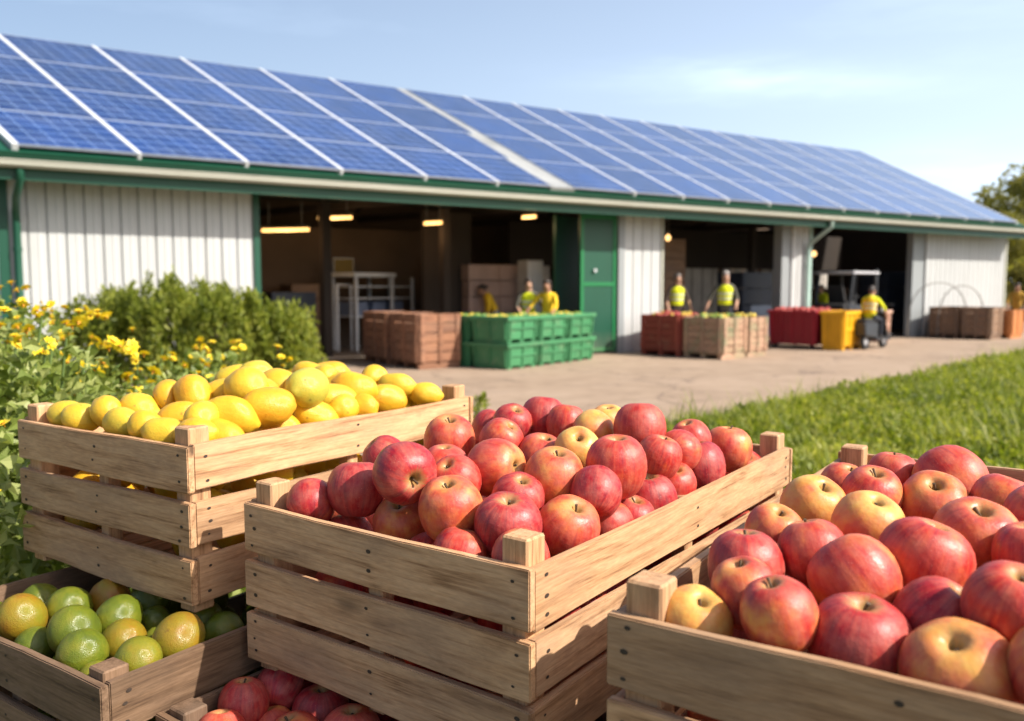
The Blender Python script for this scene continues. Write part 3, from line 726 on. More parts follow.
FRUIT = {'mid': [(0.4939, 0.3198, 0.0629, 0.0389, 'd', 540, 420), (0.4503, 0.1132, 0.0747, 0.0395, 'r', 642, 430), (0.2726, 0.0534, 0.0547, 0.0394, 'r', 618, 468), (0.209, 0.1091, 0.0455, 0.039, 'o', 561, 479), (0.188, 0.1881, 0.0506, 0.0389, 'o', 490, 469), (0.322, 0.2074, 0.036, 0.0382, 'r', 539, 459), (0.1522, 0.0523, 0.0005, 0.0386, 'o', 574, 525), (0.0878, 0.0927, 0.0118, 0.0386, 'd', 506, 528), (0.2786, 0.3467, 0.0583, 0.0389, 'o', 449, 439), (0.4549, 0.3994, 0.0414, 0.0381, 'd', 493, 431), (0.4419, 0.1906, 0.0647, 0.032, 'y', 593, 431), (0.3207, 0.1445, 0.0593, 0.032, 'y', 576, 450), (0.4718, 0.0577, 0.044, 0.032, 'r', 676, 452), (0.3937, 0.0531, 0.0478, 0.032, 'r', 659, 464), (0.5294, 0.05, 0.0094, 0.0391, 'd', 714, 464), (0.6465, 0.0514, 0.0204, 0.0391, 'o', 736, 449), (0.3645, 0.0518, -0.0106, 0.0386, 'd', 656, 498), (0.4309, 0.0456, 0.002, 0.032, 'r', 679, 480), (0.5719, 0.0842, 0.0445, 0.032, 'r', 692, 443), (0.2392, 0.0452, -0.0142, 0.032, 'r', 616, 519), (0.0474, 0.046, -0.0061, 0.032, 'r', 526, 555), (0.1436, 0.1197, 0.0283, 0.032, 'd', 516, 503), (0.2082, 0.046, 0.034, 0.032, 'd', 599, 501), (0.0741, 0.2453, 0.0573, 0.0393, 'd', 408, 472), (0.0783, 0.3369, 0.022, 0.0387, 'd', 354, 490), (0.078, 0.1721, 0.0203, 0.0385, 'o', 453, 509), (0.0997, 0.2748, -0.0198, 0.038, 'o', 402, 524), (0.0467, 0.3921, 0.0022, 0.032, 'd', 312, 502), (0.0457, 0.1318, -0.0192, 0.032, 'r', 456, 549), (0.1381, 0.4064, -0.0481, 0.0376, 'r', 355, 522), (0.1617, 0.2546, 0.0467, 0.032, 'r', 445, 468), (0.1643, 0.3702, 0.0457, 0.032, 'd', 385, 458), (0.1262, 0.2062, 0.0434, 0.032, 'r', 456, 482), (0.2974, 0.2624, 0.064, 0.032, 'r', 503, 441), (0.4664, 0.2566, 0.0661, 0.032, 'r', 566, 424), (0.5178, 0.2072, 0.0641, 0.032, 'y', 608, 424), (0.4312, 0.3405, 0.0639, 0.032, 'd', 515, 423), (0.2984, 0.0445, -0.0201, 0.032, 'd', 640, 521)],
 'rgt': [(0.1404, 0.0731, 0.0155, 0.0351, 'd', 745, 568), (0.1874, 0.1222, 0.0254, 0.033, 'r', 815, 554), (0.1415, 0.1709, 0.0229, 0.038, 'p', 852, 577), (0.2005, 0.2166, 0.031, 0.04, 'r', 923, 561), (0.0467, 0.1337, 0.0126, 0.0309, 'p', 784, 616), (0.0708, 0.1914, -0.0067, 0.0396, 'd', 858, 643), (0.0553, 0.265, -0.007, 0.0404, 'm', 966, 670), (0.121, 0.24, 0.0062, 0.0345, 'd', 943, 622), (0.0473, 0.0606, -0.0123, 0.0319, 'y', 705, 618), (0.0841, 0.0921, 0.0104, 0.029, 'p', 735, 600), (0.266, 0.1542, 0.0372, 0.0345, 'y', 867, 527), (0.3323, 0.0828, 0.033, 0.035, 'm', 813, 506), (0.2221, 0.0736, 0.0275, 0.029, 'o', 774, 533), (0.4381, 0.0907, 0.0345, 0.0293, 'o', 844, 488), (0.3946, 0.132, 0.0401, 0.0335, 'p', 875, 496), (0.5359, 0.128, 0.0368, 0.0309, 'r', 894, 475), (0.523, 0.1959, 0.0424, 0.0417, 'r', 948, 479), (0.4174, 0.1944, 0.0305, 0.0376, 'o', 931, 506), (0.2926, 0.2482, 0.0324, 0.0391, 'p', 975, 541), (0.4299, 0.2603, 0.0414, 0.0329, 'r', 1003, 504), (0.247, 0.2998, 0.0355, 0.0324, 'r', 1034, 560), (0.1038, 0.293, 0.0359, 0.0338, 'r', 1001, 612), (0.3775, 0.2991, 0.0418, 0.0351, 'r', 1042, 520), (0.0492, 0.3289, 0.0169, 0.0342, 'o', 1050, 672), (0.1841, 0.3324, 0.017, 0.0376, 'r', 1075, 610), (0.316, 0.3333, 0.0233, 0.0376, 'r', 1080, 560), (0.6021, 0.3085, 0.0294, 0.0384, 'o', 1060, 490), (0.2517, 0.367, 0.0203, 0.038, 'r', 1125, 590), (0.4212, 0.3541, 0.0299, 0.0392, 'r', 1105, 530)],
 'lem': [(0.0389, 0.334, 0.0076, 0.024, 1.9, 80, 418), (0.0526, 0.2832, 0.0197, 0.024, 1.18, 106, 412), (0.0961, 0.2596, 0.0198, 0.027, 1.54, 141, 409), (0.039, 0.216, 0.0092, 0.024, 1.64, 122, 423), (0.0393, 0.153, 0.0094, 0.024, 1.09, 147, 427), (0.0933, 0.1458, 0.014, 0.0273, 1.33, 181, 419), (0.039, 0.1055, 0.0036, 0.024, 1.33, 165, 434), (0.1355, 0.2404, 0.0411, 0.024, 1.07, 169, 395), (0.1475, 0.1919, 0.0452, 0.029, 1.19, 194, 394), (0.1268, 0.0669, 0.0229, 0.0302, 1.35, 230, 416), (0.0782, 0.0746, 0.0245, 0.024, 1.08, 208, 419), (0.0903, 0.0394, -0.0008, 0.024, 1.58, 222, 434), (0.1937, 0.1741, 0.0435, 0.024, 1.27, 221, 393), (0.1904, 0.1095, 0.0564, 0.032, 1.11, 247, 388), (0.3377, 0.3343, 0.0459, 0.0259, 1.25, 233, 378), (0.1797, 0.0455, 0.0326, 0.0317, 1.28, 270, 409), (0.2837, 0.1055, 0.0097, 0.0259, 1.0, 294, 408), (0.3084, 0.1689, 0.0479, 0.0284, 1.46, 280, 384), (0.2692, 0.0526, 0.0524, 0.0319, 1.11, 309, 390), (0.4601, 0.2584, 0.0476, 0.0268, 1.25, 309, 374), (0.2894, 0.0533, 0.0006, 0.0279, 1.54, 318, 414), (0.2137, 0.058, -0.0098, 0.0274, 1.83, 280, 428), (0.3452, 0.2792, 0.0562, 0.024, 1.4, 255, 374), (0.6249, 0.3779, 0.0226, 0.032, 1.33, 350, 373), (0.4643, 0.0573, 0.0118, 0.028, 1.5, 386, 399), (0.5811, 0.0914, -0.0017, 0.0261, 1.36, 413, 398), (0.3557, 0.0812, 0.0217, 0.0281, 1.29, 335, 400), (0.4089, 0.082, 0.0364, 0.0292, 1.46, 355, 388), (0.3352, 0.0385, 0.0101, 0.024, 1.17, 345, 409), (0.5236, 0.1424, 0.0407, 0.024, 0.92, 374, 378), (0.5241, 0.0828, 0.0306, 0.024, 1.44, 397, 385), (0.5586, 0.0415, 0.0123, 0.024, 1.3, 425, 394), (0.4504, 0.2087, 0.0415, 0.0263, 1.08, 323, 379), (0.3807, 0.0386, 0.005, 0.024, 1.5, 363, 409), (0.2396, 0.1275, 0.0435, 0.024, 1.08, 264, 392), (0.4493, 0.16, 0.0306, 0.0259, 1.25, 340, 386), (0.3092, 0.119, 0.0467, 0.024, 1.08, 298, 388), (0.0464, 0.0468, 0.0072, 0.024, 1.45, 197, 434), (0.0392, 0.3803, 0.0084, 0.024, 1.33, 66, 415)],
 'lim': [(0.0497, 0.285, 0.005, 0.0326, 'y', 21, 620), (0.1142, 0.2789, 0.0008, 0.0313, 'g', 70, 607), (0.0662, 0.1759, 0.0051, 0.0338, 'g', 75, 631), (0.0427, 0.236, -0.0235, 0.0278, 'g', 33, 646), (0.0457, 0.1186, -0.0046, 0.0318, 'g', 81, 660), (0.1316, 0.1776, 0.0017, 0.0316, 'g', 119, 617), (0.1045, 0.1223, -0.0099, 0.0301, 'y', 123, 641), (0.079, 0.048, -0.0078, 0.0301, 'm', 140, 659), (0.1841, 0.1713, -0.0196, 0.0225, 'g', 155, 620), (0.1386, 0.0471, -0.0001, 0.0332, 'y', 180, 640), (0.2247, 0.0653, -0.0232, 0.0278, 'g', 223, 630), (0.1725, 0.2699, -0.0042, 0.0306, 'o', 109, 600), (0.0364, 0.0775, -0.0261, 0.022, 'm', 86, 676), (0.2291, 0.1181, -0.0233, 0.0282, 'g', 205, 622), (0.0433, 0.3552, -0.0176, 0.0306, 'g', -15, 630), (0.2037, 0.2149, -0.0056, 0.0304, 'd', 150, 603), (0.1187, 0.3719, -0.0138, 0.0295, 'g', 40, 603), (0.1534, 0.1141, -0.0339, 0.027, 'g', 160, 647), (0.0401, 0.3093, -0.0457, 0.0276, 'm', -5, 650)],
 'low': [(0.0975, 0.0461, -0.0085, 0.032, 'd', 240, 707), (0.1188, 0.0754, -0.052, 0.032, 'o', 262, 722), (0.1733, 0.1102, -0.035, 0.0379, 'd', 314, 711), (0.1982, 0.0458, -0.0484, 0.032, 'd', 292, 693), (0.1491, 0.196, -0.0308, 0.0382, 'r', 345, 735), (0.0473, 0.0671, -0.0254, 0.032, 'r', 215, 728), (0.1081, 0.1381, -0.0399, 0.0362, 'r', 290, 740), (0.1574, 0.2675, -0.0373, 0.037, 'd', 390, 755), (0.2599, 0.0498, -0.0584, 0.0353, 'd', 330, 690), (0.1549, 0.0456, -0.0131, 0.032, 'd', 270, 692), (0.173, 0.3356, -0.0462, 0.0361, 'd', 440, 775)]}
TINT = {'d': (.12, .85), 'r': (.34, .25), 'o': (.60, .1), 'y': (1.0, 0), 'm': (.78, .2), 'p': (.48, .5)}
WORD = {'d': 'dark crimson', 'r': 'bright red', 'o': 'orange-red', 'y': 'yellow', 'm': 'yellow-red', 'p': 'rosy red'}
CWORD = {'g': 'green', 'y': 'golden yellow', 'm': 'yellow-green', 'o': 'orange-brown', 'd': 'dark green'}
PLACE = {'mid': 'the middle apple crate', 'rgt': 'the right apple crate', 'lem': 'the lemon crate', 'lim': 'the lime crate', 'low': 'the shaded crate'}
def orient(seed, lean=.55, towards=None):
    rr = random.Random(seed)
    ax = Vector((rr.gauss(0, 1), rr.gauss(0, 1), 0)); ax = ax.normalized() if ax.length > .01 else Vector((1, 0, 0))
    q = Quaternion(ax, abs(rr.gauss(0, lean)))
    return q @ Quaternion((0, 0, 1), rr.uniform(0, 6.28))
# which apples turn the hollow of the stem to the viewer (photo position -> direction of the stem)
FACE = {(408, 472): (.45, -.85, -.1), (453, 509): (-.1, -.35, 1), (449, 439): (.05, -.35, .9), (561, 479): (.15, -.3, 1), (574, 525): (.35, -.45, .9), (490, 469): (.75, -.5, .2), (506, 528): (.0, -.3, 1), (539, 459): (.2, -.2, 1),
        (618, 468): (0, -.1, 1), (540, 420): (.1, .2, 1), (642, 430): (0, .2, 1), (354, 490): (0, .2, 1),
        (931, 506): (-.25, -.55, .9), (975, 541): (-.05, -.45, 1), (867, 527): (.15, -.4, 1), (875, 496): (.0, -.4, 1), (844, 488): (.2, -.35, 1), (705, 618): (.15, -.5, 1), (923, 561): (.3, -.1, 1), (1001, 612): (.0, -.35, 1), (943, 622): (.45, -.25, .9), (858, 643): (0, -.15, 1), (852, 577): (-.3, .35, .5), (745, 568): (0, .1, 1), (774, 533): (.1, -.4, 1), (966, 670): (-.3, -.3, .8)}
def place_fruit(key):
    P, ang, sgn, ztop, L1, L2 = CR[key]
    e1 = Vector((math.cos(R(ang)), math.sin(R(ang)), 0)); e2 = Vector((-e1.y, e1.x, 0))*sgn
    items = []
    for it in FRUIT[key]:
        u, v, z, r_, c = it[:5]; px, py = it[5:7]
        items.append((P+e1*u+e2*v+Vector((0, 0, ztop-P.z+z)), r_, c, px, py))
    vis = [k for k in range(len(items)) if -8 < items[k][3] < 1030 and items[k][4] < 735]
    vis.sort(key=lambda k: -items[k][4])
    rows = max(1, round(len(vis)/6)); per = math.ceil(len(vis)/rows); lab = {}
    rown = ['front']+[f'{ORD[i]}' for i in range(1, rows-1)]+(['back'] if rows > 1 else [])
    for ri in range(rows):
        grp = sorted(vis[ri*per:(ri+1)*per], key=lambda k: items[k][3])
        for i, k in enumerate(grp): lab[k] = (ORD[i], rown[ri])
    for k, (p, r_, c, px, py) in enumerate(items):
        seed = hash((key, k*7+3)) if False else (sum(ord(q) for q in key)*131+k*17)
        rr = random.Random(seed)
        if key in ('mid', 'rgt', 'low'):
            o = link('apple', APPLES[rr.randrange(6)], None, p, None, r_*1.03); o.rotation_mode = 'QUATERNION'
            f = FACE.get((px, py))
            q = orient(seed, .5)
            if f: q = Vector((0, 0, 1)).rotation_difference(Vector(f).normalized()) @ Quaternion((0, 0, 1), rr.uniform(0, 6.28))
            o.rotation_quaternion = q
            y_, d_ = TINT[c]
            if key == 'rgt' and c != 'y': y_ += .05; d_ *= .75
            o.color = (min(1, max(0, y_+rr.uniform(-.06, .06))), min(1, max(0, d_+rr.uniform(-.15, .15))), rr.random(), 1)
            st_ = link('stem', STEMS[rr.randrange(4)], o)
            w_, cat, grp = WORD[c]+' apple', 'apple', 'apples in '+PLACE[key]
        elif key == 'lem':
            o = link('lemon', LEMONS[rr.randrange(6)], None, p, None, (r_*1.05, r_*1.0, r_*(1.02 if c < 1.2 else 1.16))); o.rotation_mode = 'QUATERNION'
            tgt = Vector((rr.uniform(.4, 1), rr.uniform(-.5, .5), rr.uniform(-.35, .25))) if c > 1.2 else Vector((rr.gauss(0, 1), rr.gauss(0, 1), rr.gauss(0, .6)))
            o.rotation_quaternion = Vector((0, 0, 1)).rotation_difference(tgt.normalized()) @ Quaternion((0, 0, 1), rr.uniform(0, 6.28))
            o.color = (min(1, max(0, rr.gauss(.48, .18))), 0, 0, 1)
            w_, cat, grp = 'yellow lemon', 'lemon', 'lemons in the lemon crate'
        else:
            o = link('lime', LIMES[rr.randrange(4)], None, p, None, r_*1.0); o.rotation_mode = 'QUATERNION'; o.rotation_quaternion = orient(seed, 1.2)
            o.color = ({'g': .28, 'y': .78, 'm': .52, 'o': .9, 'd': .12}[c]+rr.uniform(-.05, .05), 0, 0, 1)
            w_, cat, grp = CWORD[c]+' lime', 'lime', 'limes in the lime crate'
        if k in lab:
            od, rw = lab[k]; L_ = f'{w_}, {od} from the left in the {rw} row of {PLACE[key]}'
        else:
            L_ = f'{cat} at the side of {PLACE[key]} beyond the picture edge'
        tag(o, L_, cat, grp)
    return items
ALLF = {k: place_fruit(k) for k in ('mid', 'rgt', 'lem', 'lim', 'low')}
def under_layer(key, r_, drop, make, label, cat, group, n_try=5000, lim=75):
    """the next layer down, glimpsed between the fruit on top and through the gaps of the boards"""
    P, ang, sgn, ztop, L1, L2 = CR[key]
    e1 = Vector((math.cos(R(ang)), math.sin(R(ang)), 0)); e2 = Vector((-e1.y, e1.x, 0))*sgn
    have = [(p, q) for p, q, *_ in ALLF[key]]; rr = random.Random(ord(key[0])*7+ord(key[1])); cnt = 0
    for t_ in range(n_try):
        u = rr.uniform(.026+r_, L1-.026-r_); v = rr.uniform(.026+r_, L2-.026-r_); zz = ztop-drop-rr.uniform(0, .235-drop-r_-.035)
        p = Vector((P.x, P.y, 0))+e1*u+e2*v+Vector((0, 0, zz)); q = r_*rr.uniform(.9, 1.05)
        if all((p-a).length > .93*(q+b_) for a, b_ in have):
            have.append((p, q)); make(p, q, rr); cnt += 1
            if cnt >= lim: break
def mk_apple(group, label):
    def f(p, q, rr):
        o = link('apple', APPLES[rr.randrange(6)], None, p, None, q); o.rotation_mode = 'QUATERNION'; o.rotation_quaternion = orient(rr.random(), .8)
        o.color = (rr.uniform(.2, .5), rr.uniform(.3, .9), 0, 1); tag(o, label, 'apple', group)
    return f
def mk_cit(name, meshes, lo, hi, group, label, cat):
    def f(p, q, rr):
        o = link(name, meshes[rr.randrange(4)], None, p, None, q); o.rotation_mode = 'QUATERNION'; o.rotation_quaternion = orient(rr.random(), 1.2)
        o.color = (rr.uniform(lo, hi), 0, 0, 1); tag(o, label, cat, group)
    return f
under_layer('mid', .038, .035, mk_apple('apples buried in the middle crate', 'apple buried under the heap in the middle apple crate, glimpsed between others'), '', '', '')
under_layer('rgt', .041, .035, mk_apple('apples buried in the right crate', 'apple buried under the top layer of the right apple crate, glimpsed between others'), '', '', '')
under_layer('lem', .030, .03, mk_cit('lemon', LEMONS, .3, .7, 'lemons buried in the lemon crate', 'lemon buried under the heap in the lemon crate, glimpsed through gaps', 'lemon'), '', '', '', lim=95)
under_layer('lim', .029, .03, mk_cit('lime', LIMES, .1, .6, 'limes buried in the lime crate', 'lime buried under the top layer of the lime crate, glimpsed between others', 'lime'), '', '', '', lim=50)
under_layer('low', .038, .03, mk_apple('apples buried in the shaded crate', 'apple deep in the shaded crate below the middle apple crate'), '', '', '', lim=30)

# ------------------------------------------------------------------ bins in the yard
def paint(name, col, rough=.5, wear=(.25, .2, .15), amt=.5, scale=2.0):
    t = NT(name); o = t.coord(); r = t.rand()
    p = t.vm('ADD', o, t.vm('SCALE', (13, 7, 5), r))
    n = t.noise(p, scale*2.2, 5, .65); m = t.noise(p, scale, 3)
    c = t.vm('SCALE', col, t.mr(m, .2, .8, .82, 1.15)); c = t.vm('SCALE', c, t.mr(r, 0, 1, .85, 1.12))
    c = t.mix(t.mr(n, .54, .75, 0, amt), c, wear)
    t.P(col=c, rough=rough, spec=.4); return t.mat
M['greenbin'] = paint('green_bin_plastic', (.05, .20, .085), .5, (.22, .27, .16), .45)
M['redwood'] = paint('red_painted_wood', (.27, .055, .036), .7, (.30, .19, .12), .6)
M['mixwood'] = wood_mat('pink_grey_bin_wood', (.50, .33, .23), (.40, .24, .16), (.22, .11, .08), (.20, .26, .15), .8, .35, False)
M['redcart'] = paint('red_cart_plastic', (.30, .012, .025), .45, (.38, .06, .06), .4)
M['yellowbin'] = paint('yellow_bin_plastic', (.72, .37, .012), .45, (.55, .25, .03), .4)
M['pinkbin'] = paint('pale_pink_bin', (.52, .32, .24), .6)
M['orangewood'] = paint('orange_bin_wood', (.45, .17, .05), .7, (.25, .12, .07), .6)
M['darkbinwood'] = wood_mat('dark_bin_wood', (.27, .175, .115), (.21, .13, .085), (.11, .065, .045), (.16, .12, .10), .5, .35, False)
M['rubber'] = plain('black_rubber', (.02, .02, .022), .8, .2, 8)
def frame_from(near, right):
    n_ = atz(*near); r_ = atz(*right); e = (r_-n_); return n_, math.atan2(e.y, e.x), e.length
def wood_bin(name, near, ang, Wd, Dp, H, mat, label, group, z0=0.0, tiers=1):
    """near lower corner, face of width Wd along the angle, depth Dp to its left"""
    root = empty(name, (near.x, near.y, z0), ang, label, 'bin', group)
    rr = random.Random(label)
    base = .13; hh = (H-base)
    def pbox(nm, x0, x1, y0, y1, z0_, z1, bev=.006):
        b_ = MB(); b_.box(x0, x1, y0, y1, z0_, z1); return b_.build(nm, mat, root, bevel=bev)
    for x in (.0, Wd-.07):
        for y in (0, Dp-.07): pbox('corner_post', x+.012, x+.058, y+.012, y+.058, base, H-.01)
    def side(nm, x0, x1, y0, y1):
        b_ = MB(); n = 5; h = hh/n
        for k in range(n):
            j = rr.uniform(-.004, .004)
            b_.box(x0+(j if x1-x0 < .1 else 0), x1+(j if x1-x0 < .1 else 0), y0+(j if y1-y0 < .1 else 0), y1+(j if y1-y0 < .1 else 0), base+k*h+.006, base+(k+1)*h-.006)
        b_.build(nm, mat, root)
    side('side_panel', 0, Wd, -.022, -.001); side('side_panel', 0, Wd, Dp+.001, Dp+.022)
    side('side_panel', -.022, -.001, 0, Dp); side('side_panel', Wd+.001, Wd+.022, 0, Dp)
    # upright battens on each face
    for x in (.02, Wd/2-.04, Wd-.10): pbox('batten', x, x+.08, -.046, -.026, base-.01, H-.004)
    for y in (.02, Dp/2-.04, Dp-.10): pbox('batten', -.046, -.026, y, y+.08, base-.01, H-.004)
    b_ = MB(); b_.box(.0, Wd, 0, Dp, base-.03, base-.002)
    for y in (.0, Dp/2-.05, Dp-.10): b_.box(0, Wd, y, y+.10, .0, base-.031)
    b_.build('pallet_base', mat, root)
    b_ = MB(); b_.box(.01, Wd-.01, .01, Dp-.01, H-.20, H-.19); b_.build('liner', M['darkbinwood'], root)
    return root
def plastic_bin(name, near, ang, Wd, Dp, H, mat, label, group, z0=0.0, wheels=False, cat='bin'):
    root = empty(name, (near.x, near.y, z0), ang, label, cat, group)
    f0 = .10 if H > .6 else .05; t_ = .03; tp = .025
    def ring(z, i): return [(i, i, z), (Wd-i, i, z), (Wd-i, Dp-i, z), (i, Dp-i, z)]
    b_ = MB(); vs = ring(f0, tp)+ring(H, 0)+ring(H, t_)+ring(f0+.03, tp+t_)
    fs = [(3, 2, 1, 0)]
    for k in range(4):
        q = (k+1) % 4; fs += [(k, q, 4+q, 4+k), (4+k, 4+q, 8+q, 8+k), (8+k, 8+q, 12+q, 12+k)]
    fs.append((12, 13, 14, 15)); b_.add(vs, fs); b_.build('body', mat, root, bevel=.008)
    b_ = MB()
    for (x0, x1, y0, y1) in ((-.03, Wd+.03, -.03, -.002), (-.03, Wd+.03, Dp+.002, Dp+.03), (-.03, -.002, 0, Dp), (Wd+.002, Wd+.03, 0, Dp)): b_.box(x0, x1, y0, y1, H-.065, H+.008)
    b_.build('rim', mat, root, bevel=.006)
    n = 4 if H > .6 else 2
    for k in range(n+1):
        x = .05+(Wd-.14)*k/n; b_ = MB(); b_.hexa([(x, tp-.022, f0), (x+.04, tp-.022, f0), (x+.04, tp+.01, f0), (x, tp+.01, f0), (x, -.022, H-.07), (x+.04, -.022, H-.07), (x+.04, .01, H-.07), (x, .01, H-.07)])
        b_.build('rib', mat, root)
        y = .05+(Dp-.14)*k/n; b_ = MB(); b_.hexa([(tp-.022, y, f0), (tp+.01, y, f0), (tp+.01, y+.04, f0), (tp-.022, y+.04, f0), (-.022, y, H-.07), (.01, y, H-.07), (.01, y+.04, H-.07), (-.022, y+.04, H-.07)])
        b_.build('rib', mat, root)
    b_ = MB(); b_.box(tp+.05, Wd-tp-.05, -.012, tp, f0+(H-f0)*.45, f0+(H-f0)*.53); b_.build('label_ledge', mat, root)
    if wheels:
        for x in (.12, Wd-.12):
            for y in (.12, Dp-.12):
                w_ = MB(); w_.lathe([(.001, -.025), (.06, -.025), (.075, -.015), (.075, .015), (.06, .025), (.001, .025)], 14, (x, y, .075), axis='y'); wo_ = w_.build('caster', M['rubber'], root)
                w_ = MB(); w_.box(x-.03, x+.03, y-.04, y-.03, .07, f0); w_.box(x-.03, x+.03, y+.03, y+.04, .07, f0); w_.build('fork', M['steel'], wo_)
    else:
        for x in (.03, Wd/2-.06, Wd-.15):
            w_ = MB(); w_.box(x, x+.12, .03, Dp-.03, 0, f0+.002); w_.build('foot', mat, root, bevel=.006)
    return root
def bin_fill(root, Wd, Dp, z, rad, cols, label, cat='fruit heap'):
    b_ = MB(); rr = random.Random(label)
    for k in range(int(70*Wd*Dp)+8):
        x, y = rr.uniform(.07, Wd-.07), rr.uniform(.07, Dp-.07); zz = z+rr.uniform(-.03, .05)*4*(x/Wd)*(1-x/Wd)
        b_.lathe([(.001, -rad), (rad*.7, -rad*.7), (rad, 0), (rad*.7, rad*.7), (.001, rad)], 8, (x, y, zz), m=rr.randrange(len(cols)))
    b_.box(.05, Wd-.05, .05, Dp-.05, z-.12, z-.02, 0)
    o = b_.build('produce_heap', [M[c] for c in cols]); o.location = root.location; o.rotation_euler = root.rotation_euler
    tag(o, label, cat, None, 'stuff')
M['prod_g'] = plain('produce_green', (.20, .30, .04), .5, .2, 9); M['prod_y'] = plain('produce_yellow', (.62, .45, .05), .5, .2, 9)
M['prod_r'] = plain('produce_red', (.42, .06, .05), .5, .2, 9); M['prod_b'] = plain('produce_dark', (.10, .13, .04), .6, .3, 9)
# brown bins by the large doorway
n0, a0, w0 = frame_from((419, 370), (460, 367.3))
wood_bin('wooden_bin', n0, a0, w0, .95, .95, M['binwood'], 'reddish brown wooden bin beside the green bins, its right side in sun', 'wooden bins at the large doorway')
e1 = Vector((math.cos(a0), math.sin(a0), 0)); e2 = Vector((-e1.y, e1.x, 0))
wood_bin('wooden_bin', n0+e2*1.06-e1*.02, a0, w0, .95, .95, M['binwood'], 'reddish brown wooden bin in shade behind the sunlit brown bin', 'wooden bins at the large doorway')
# green plastic bins, two high
g0, ga, gw = frame_from((507.8, 370.5), (538, 366.6))
e1 = Vector((math.cos(ga), math.sin(ga), 0)); e2 = Vector((-e1.y, e1.x, 0))
gH = .455; gD = .80
gname = ['nearest the brown bins in front', 'middle of the front row', 'right end of the front row', 'behind the nearest stack']
for k, q in enumerate((g0, g0+e1*(gw+.06), g0+e1*(gw+.06)*2, g0+e2*(gD+.06))):
    for tier in (0, 1):
        lab = f'green plastic bin, {"upper" if tier else "lower"} of its stack, {gname[k]}'
        r_ = plastic_bin('green_bin', q, ga, gw, gD, gH-.012, M['greenbin'], lab, 'stacked green bins', z0=tier*gH)
    bin_fill(r_, gw, gD, gH-.06, .05, ('prod_g', 'prod_y', 'prod_g'), f'heap of green produce in the top green bin, {gname[k]}')
# red painted and mixed bins by the middle doorway
n0, a0, w0 = frame_from((721.5, 360.2), (745, 357.6))
e1 = Vector((math.cos(a0), math.sin(a0), 0)); e2 = Vector((-e1.y, e1.x, 0))
r_ = wood_bin('wooden_bin', n0, a0, w0, .86, .82, M['mixwood'], 'pale pinkish wooden bin with green stains in front of the vested worker', 'wooden bins at the middle doorway')
bin_fill(r_, w0, .86, .80, .05, ('prod_g', 'prod_y', 'prod_b'), 'heap of green and yellow produce in the pale pinkish bin')
r_ = wood_bin('wooden_bin', n0+e1*(w0+.08), a0, w0*.85, .84, .80, M['mixwood'], 'pale bin with green paint at the right end of the wooden row', 'wooden bins at the middle doorway')
bin_fill(r_, w0*.85, .84, .78, .05, ('prod_y', 'prod_b', 'prod_y'), 'heap of yellow produce in the right end wooden bin')
r_ = wood_bin('wooden_bin', n0+e2*.95-e1*.02, a0, w0, .95, .84, M['redwood'], 'red painted wooden bin at the left end beside the white pillar', 'wooden bins at the middle doorway')
bin_fill(r_, w0, .94, .82, .05, ('prod_r', 'prod_r', 'prod_y'), 'heap of red produce in the red painted bin')
# red cart, yellow bin, pink bin
n0, a0, w0 = frame_from((843.2, 351.3), (863, 348.6))
e1 = Vector((math.cos(a0), math.sin(a0), 0)); e2 = Vector((-e1.y, e1.x, 0))
plastic_bin('yellow_bin', n0, a0, w0, .52, .86, M['yellowbin'], 'bright yellow plastic bin in front of the yellow shirted rider', None)
c_ = n0+e2*.62-e1*.05
r_ = plastic_bin('red_cart', c_, a0, w0*1.15, 1.12, .86, M['redcart'], 'long dark red bin cart on black casters beside the yellow bin', None, wheels=True, cat='cart')
bin_fill(r_, w0*1.15, 1.12, .86, .05, ('prod_r',), 'heap of red produce brimming over the red cart')
p = atz(880.5, 342.5); plastic_bin('pink_bin', p, a0, .66, .8, .80, M['pinkbin'], 'pale pink bin behind the rider and the yellow bin', None)
# bins by the right end wall
n0, a0, w0 = frame_from((989.5, 340.3), (1006, 338.2))
e1 = Vector((math.cos(a0), math.sin(a0), 0)); e2 = Vector((-e1.y, e1.x, 0))
wood_bin('wooden_bin', n0, a0, w0, .70, .86, M['darkbinwood'], 'dark wooden bin with a sunlit right side near the right end wall', 'wooden bins at the right end wall')
wood_bin('wooden_bin', n0+e2*.80, a0, w0, .72, .86, M['darkbinwood'], 'dark brown wooden bin against the right end wall, furthest left there', 'wooden bins at the right end wall')
p = atz(1010, 339); wood_bin('wooden_bin', p, a0, 1.0, .9, .78, M['orangewood'], 'orange brown wooden bin at the right picture edge', 'wooden bins at the right end wall')
M['wire'] = plain('bent_wire', (.22, .20, .18), .5, .2, 9, metal=.3)
for k, (x0, x1, t_) in enumerate(((908, 968, 22.6), (938, 985, 22.9))):
    p0 = atdepth(x0, 309, t_); p1 = atdepth(x1, 309, t_); p0.z = 0; p1.z = 0
    b = MB(); H_ = 1.52-.08*k
    b.tube([(p0.lerp(p1, .5-.5*math.cos(math.pi*i/16)))+Vector((0, 0, H_*math.sin(math.pi*i/16)**.55)) for i in range(17)], .014, 6)
    o = b.build('wire_hoop', M['wire']); tag(o, ('wide thin bent hoop standing behind the dark wooden bins', 'narrower bent hoop overlapping the wide one by the right wall')[k], 'hoop', 'bent hoops by the right wall')

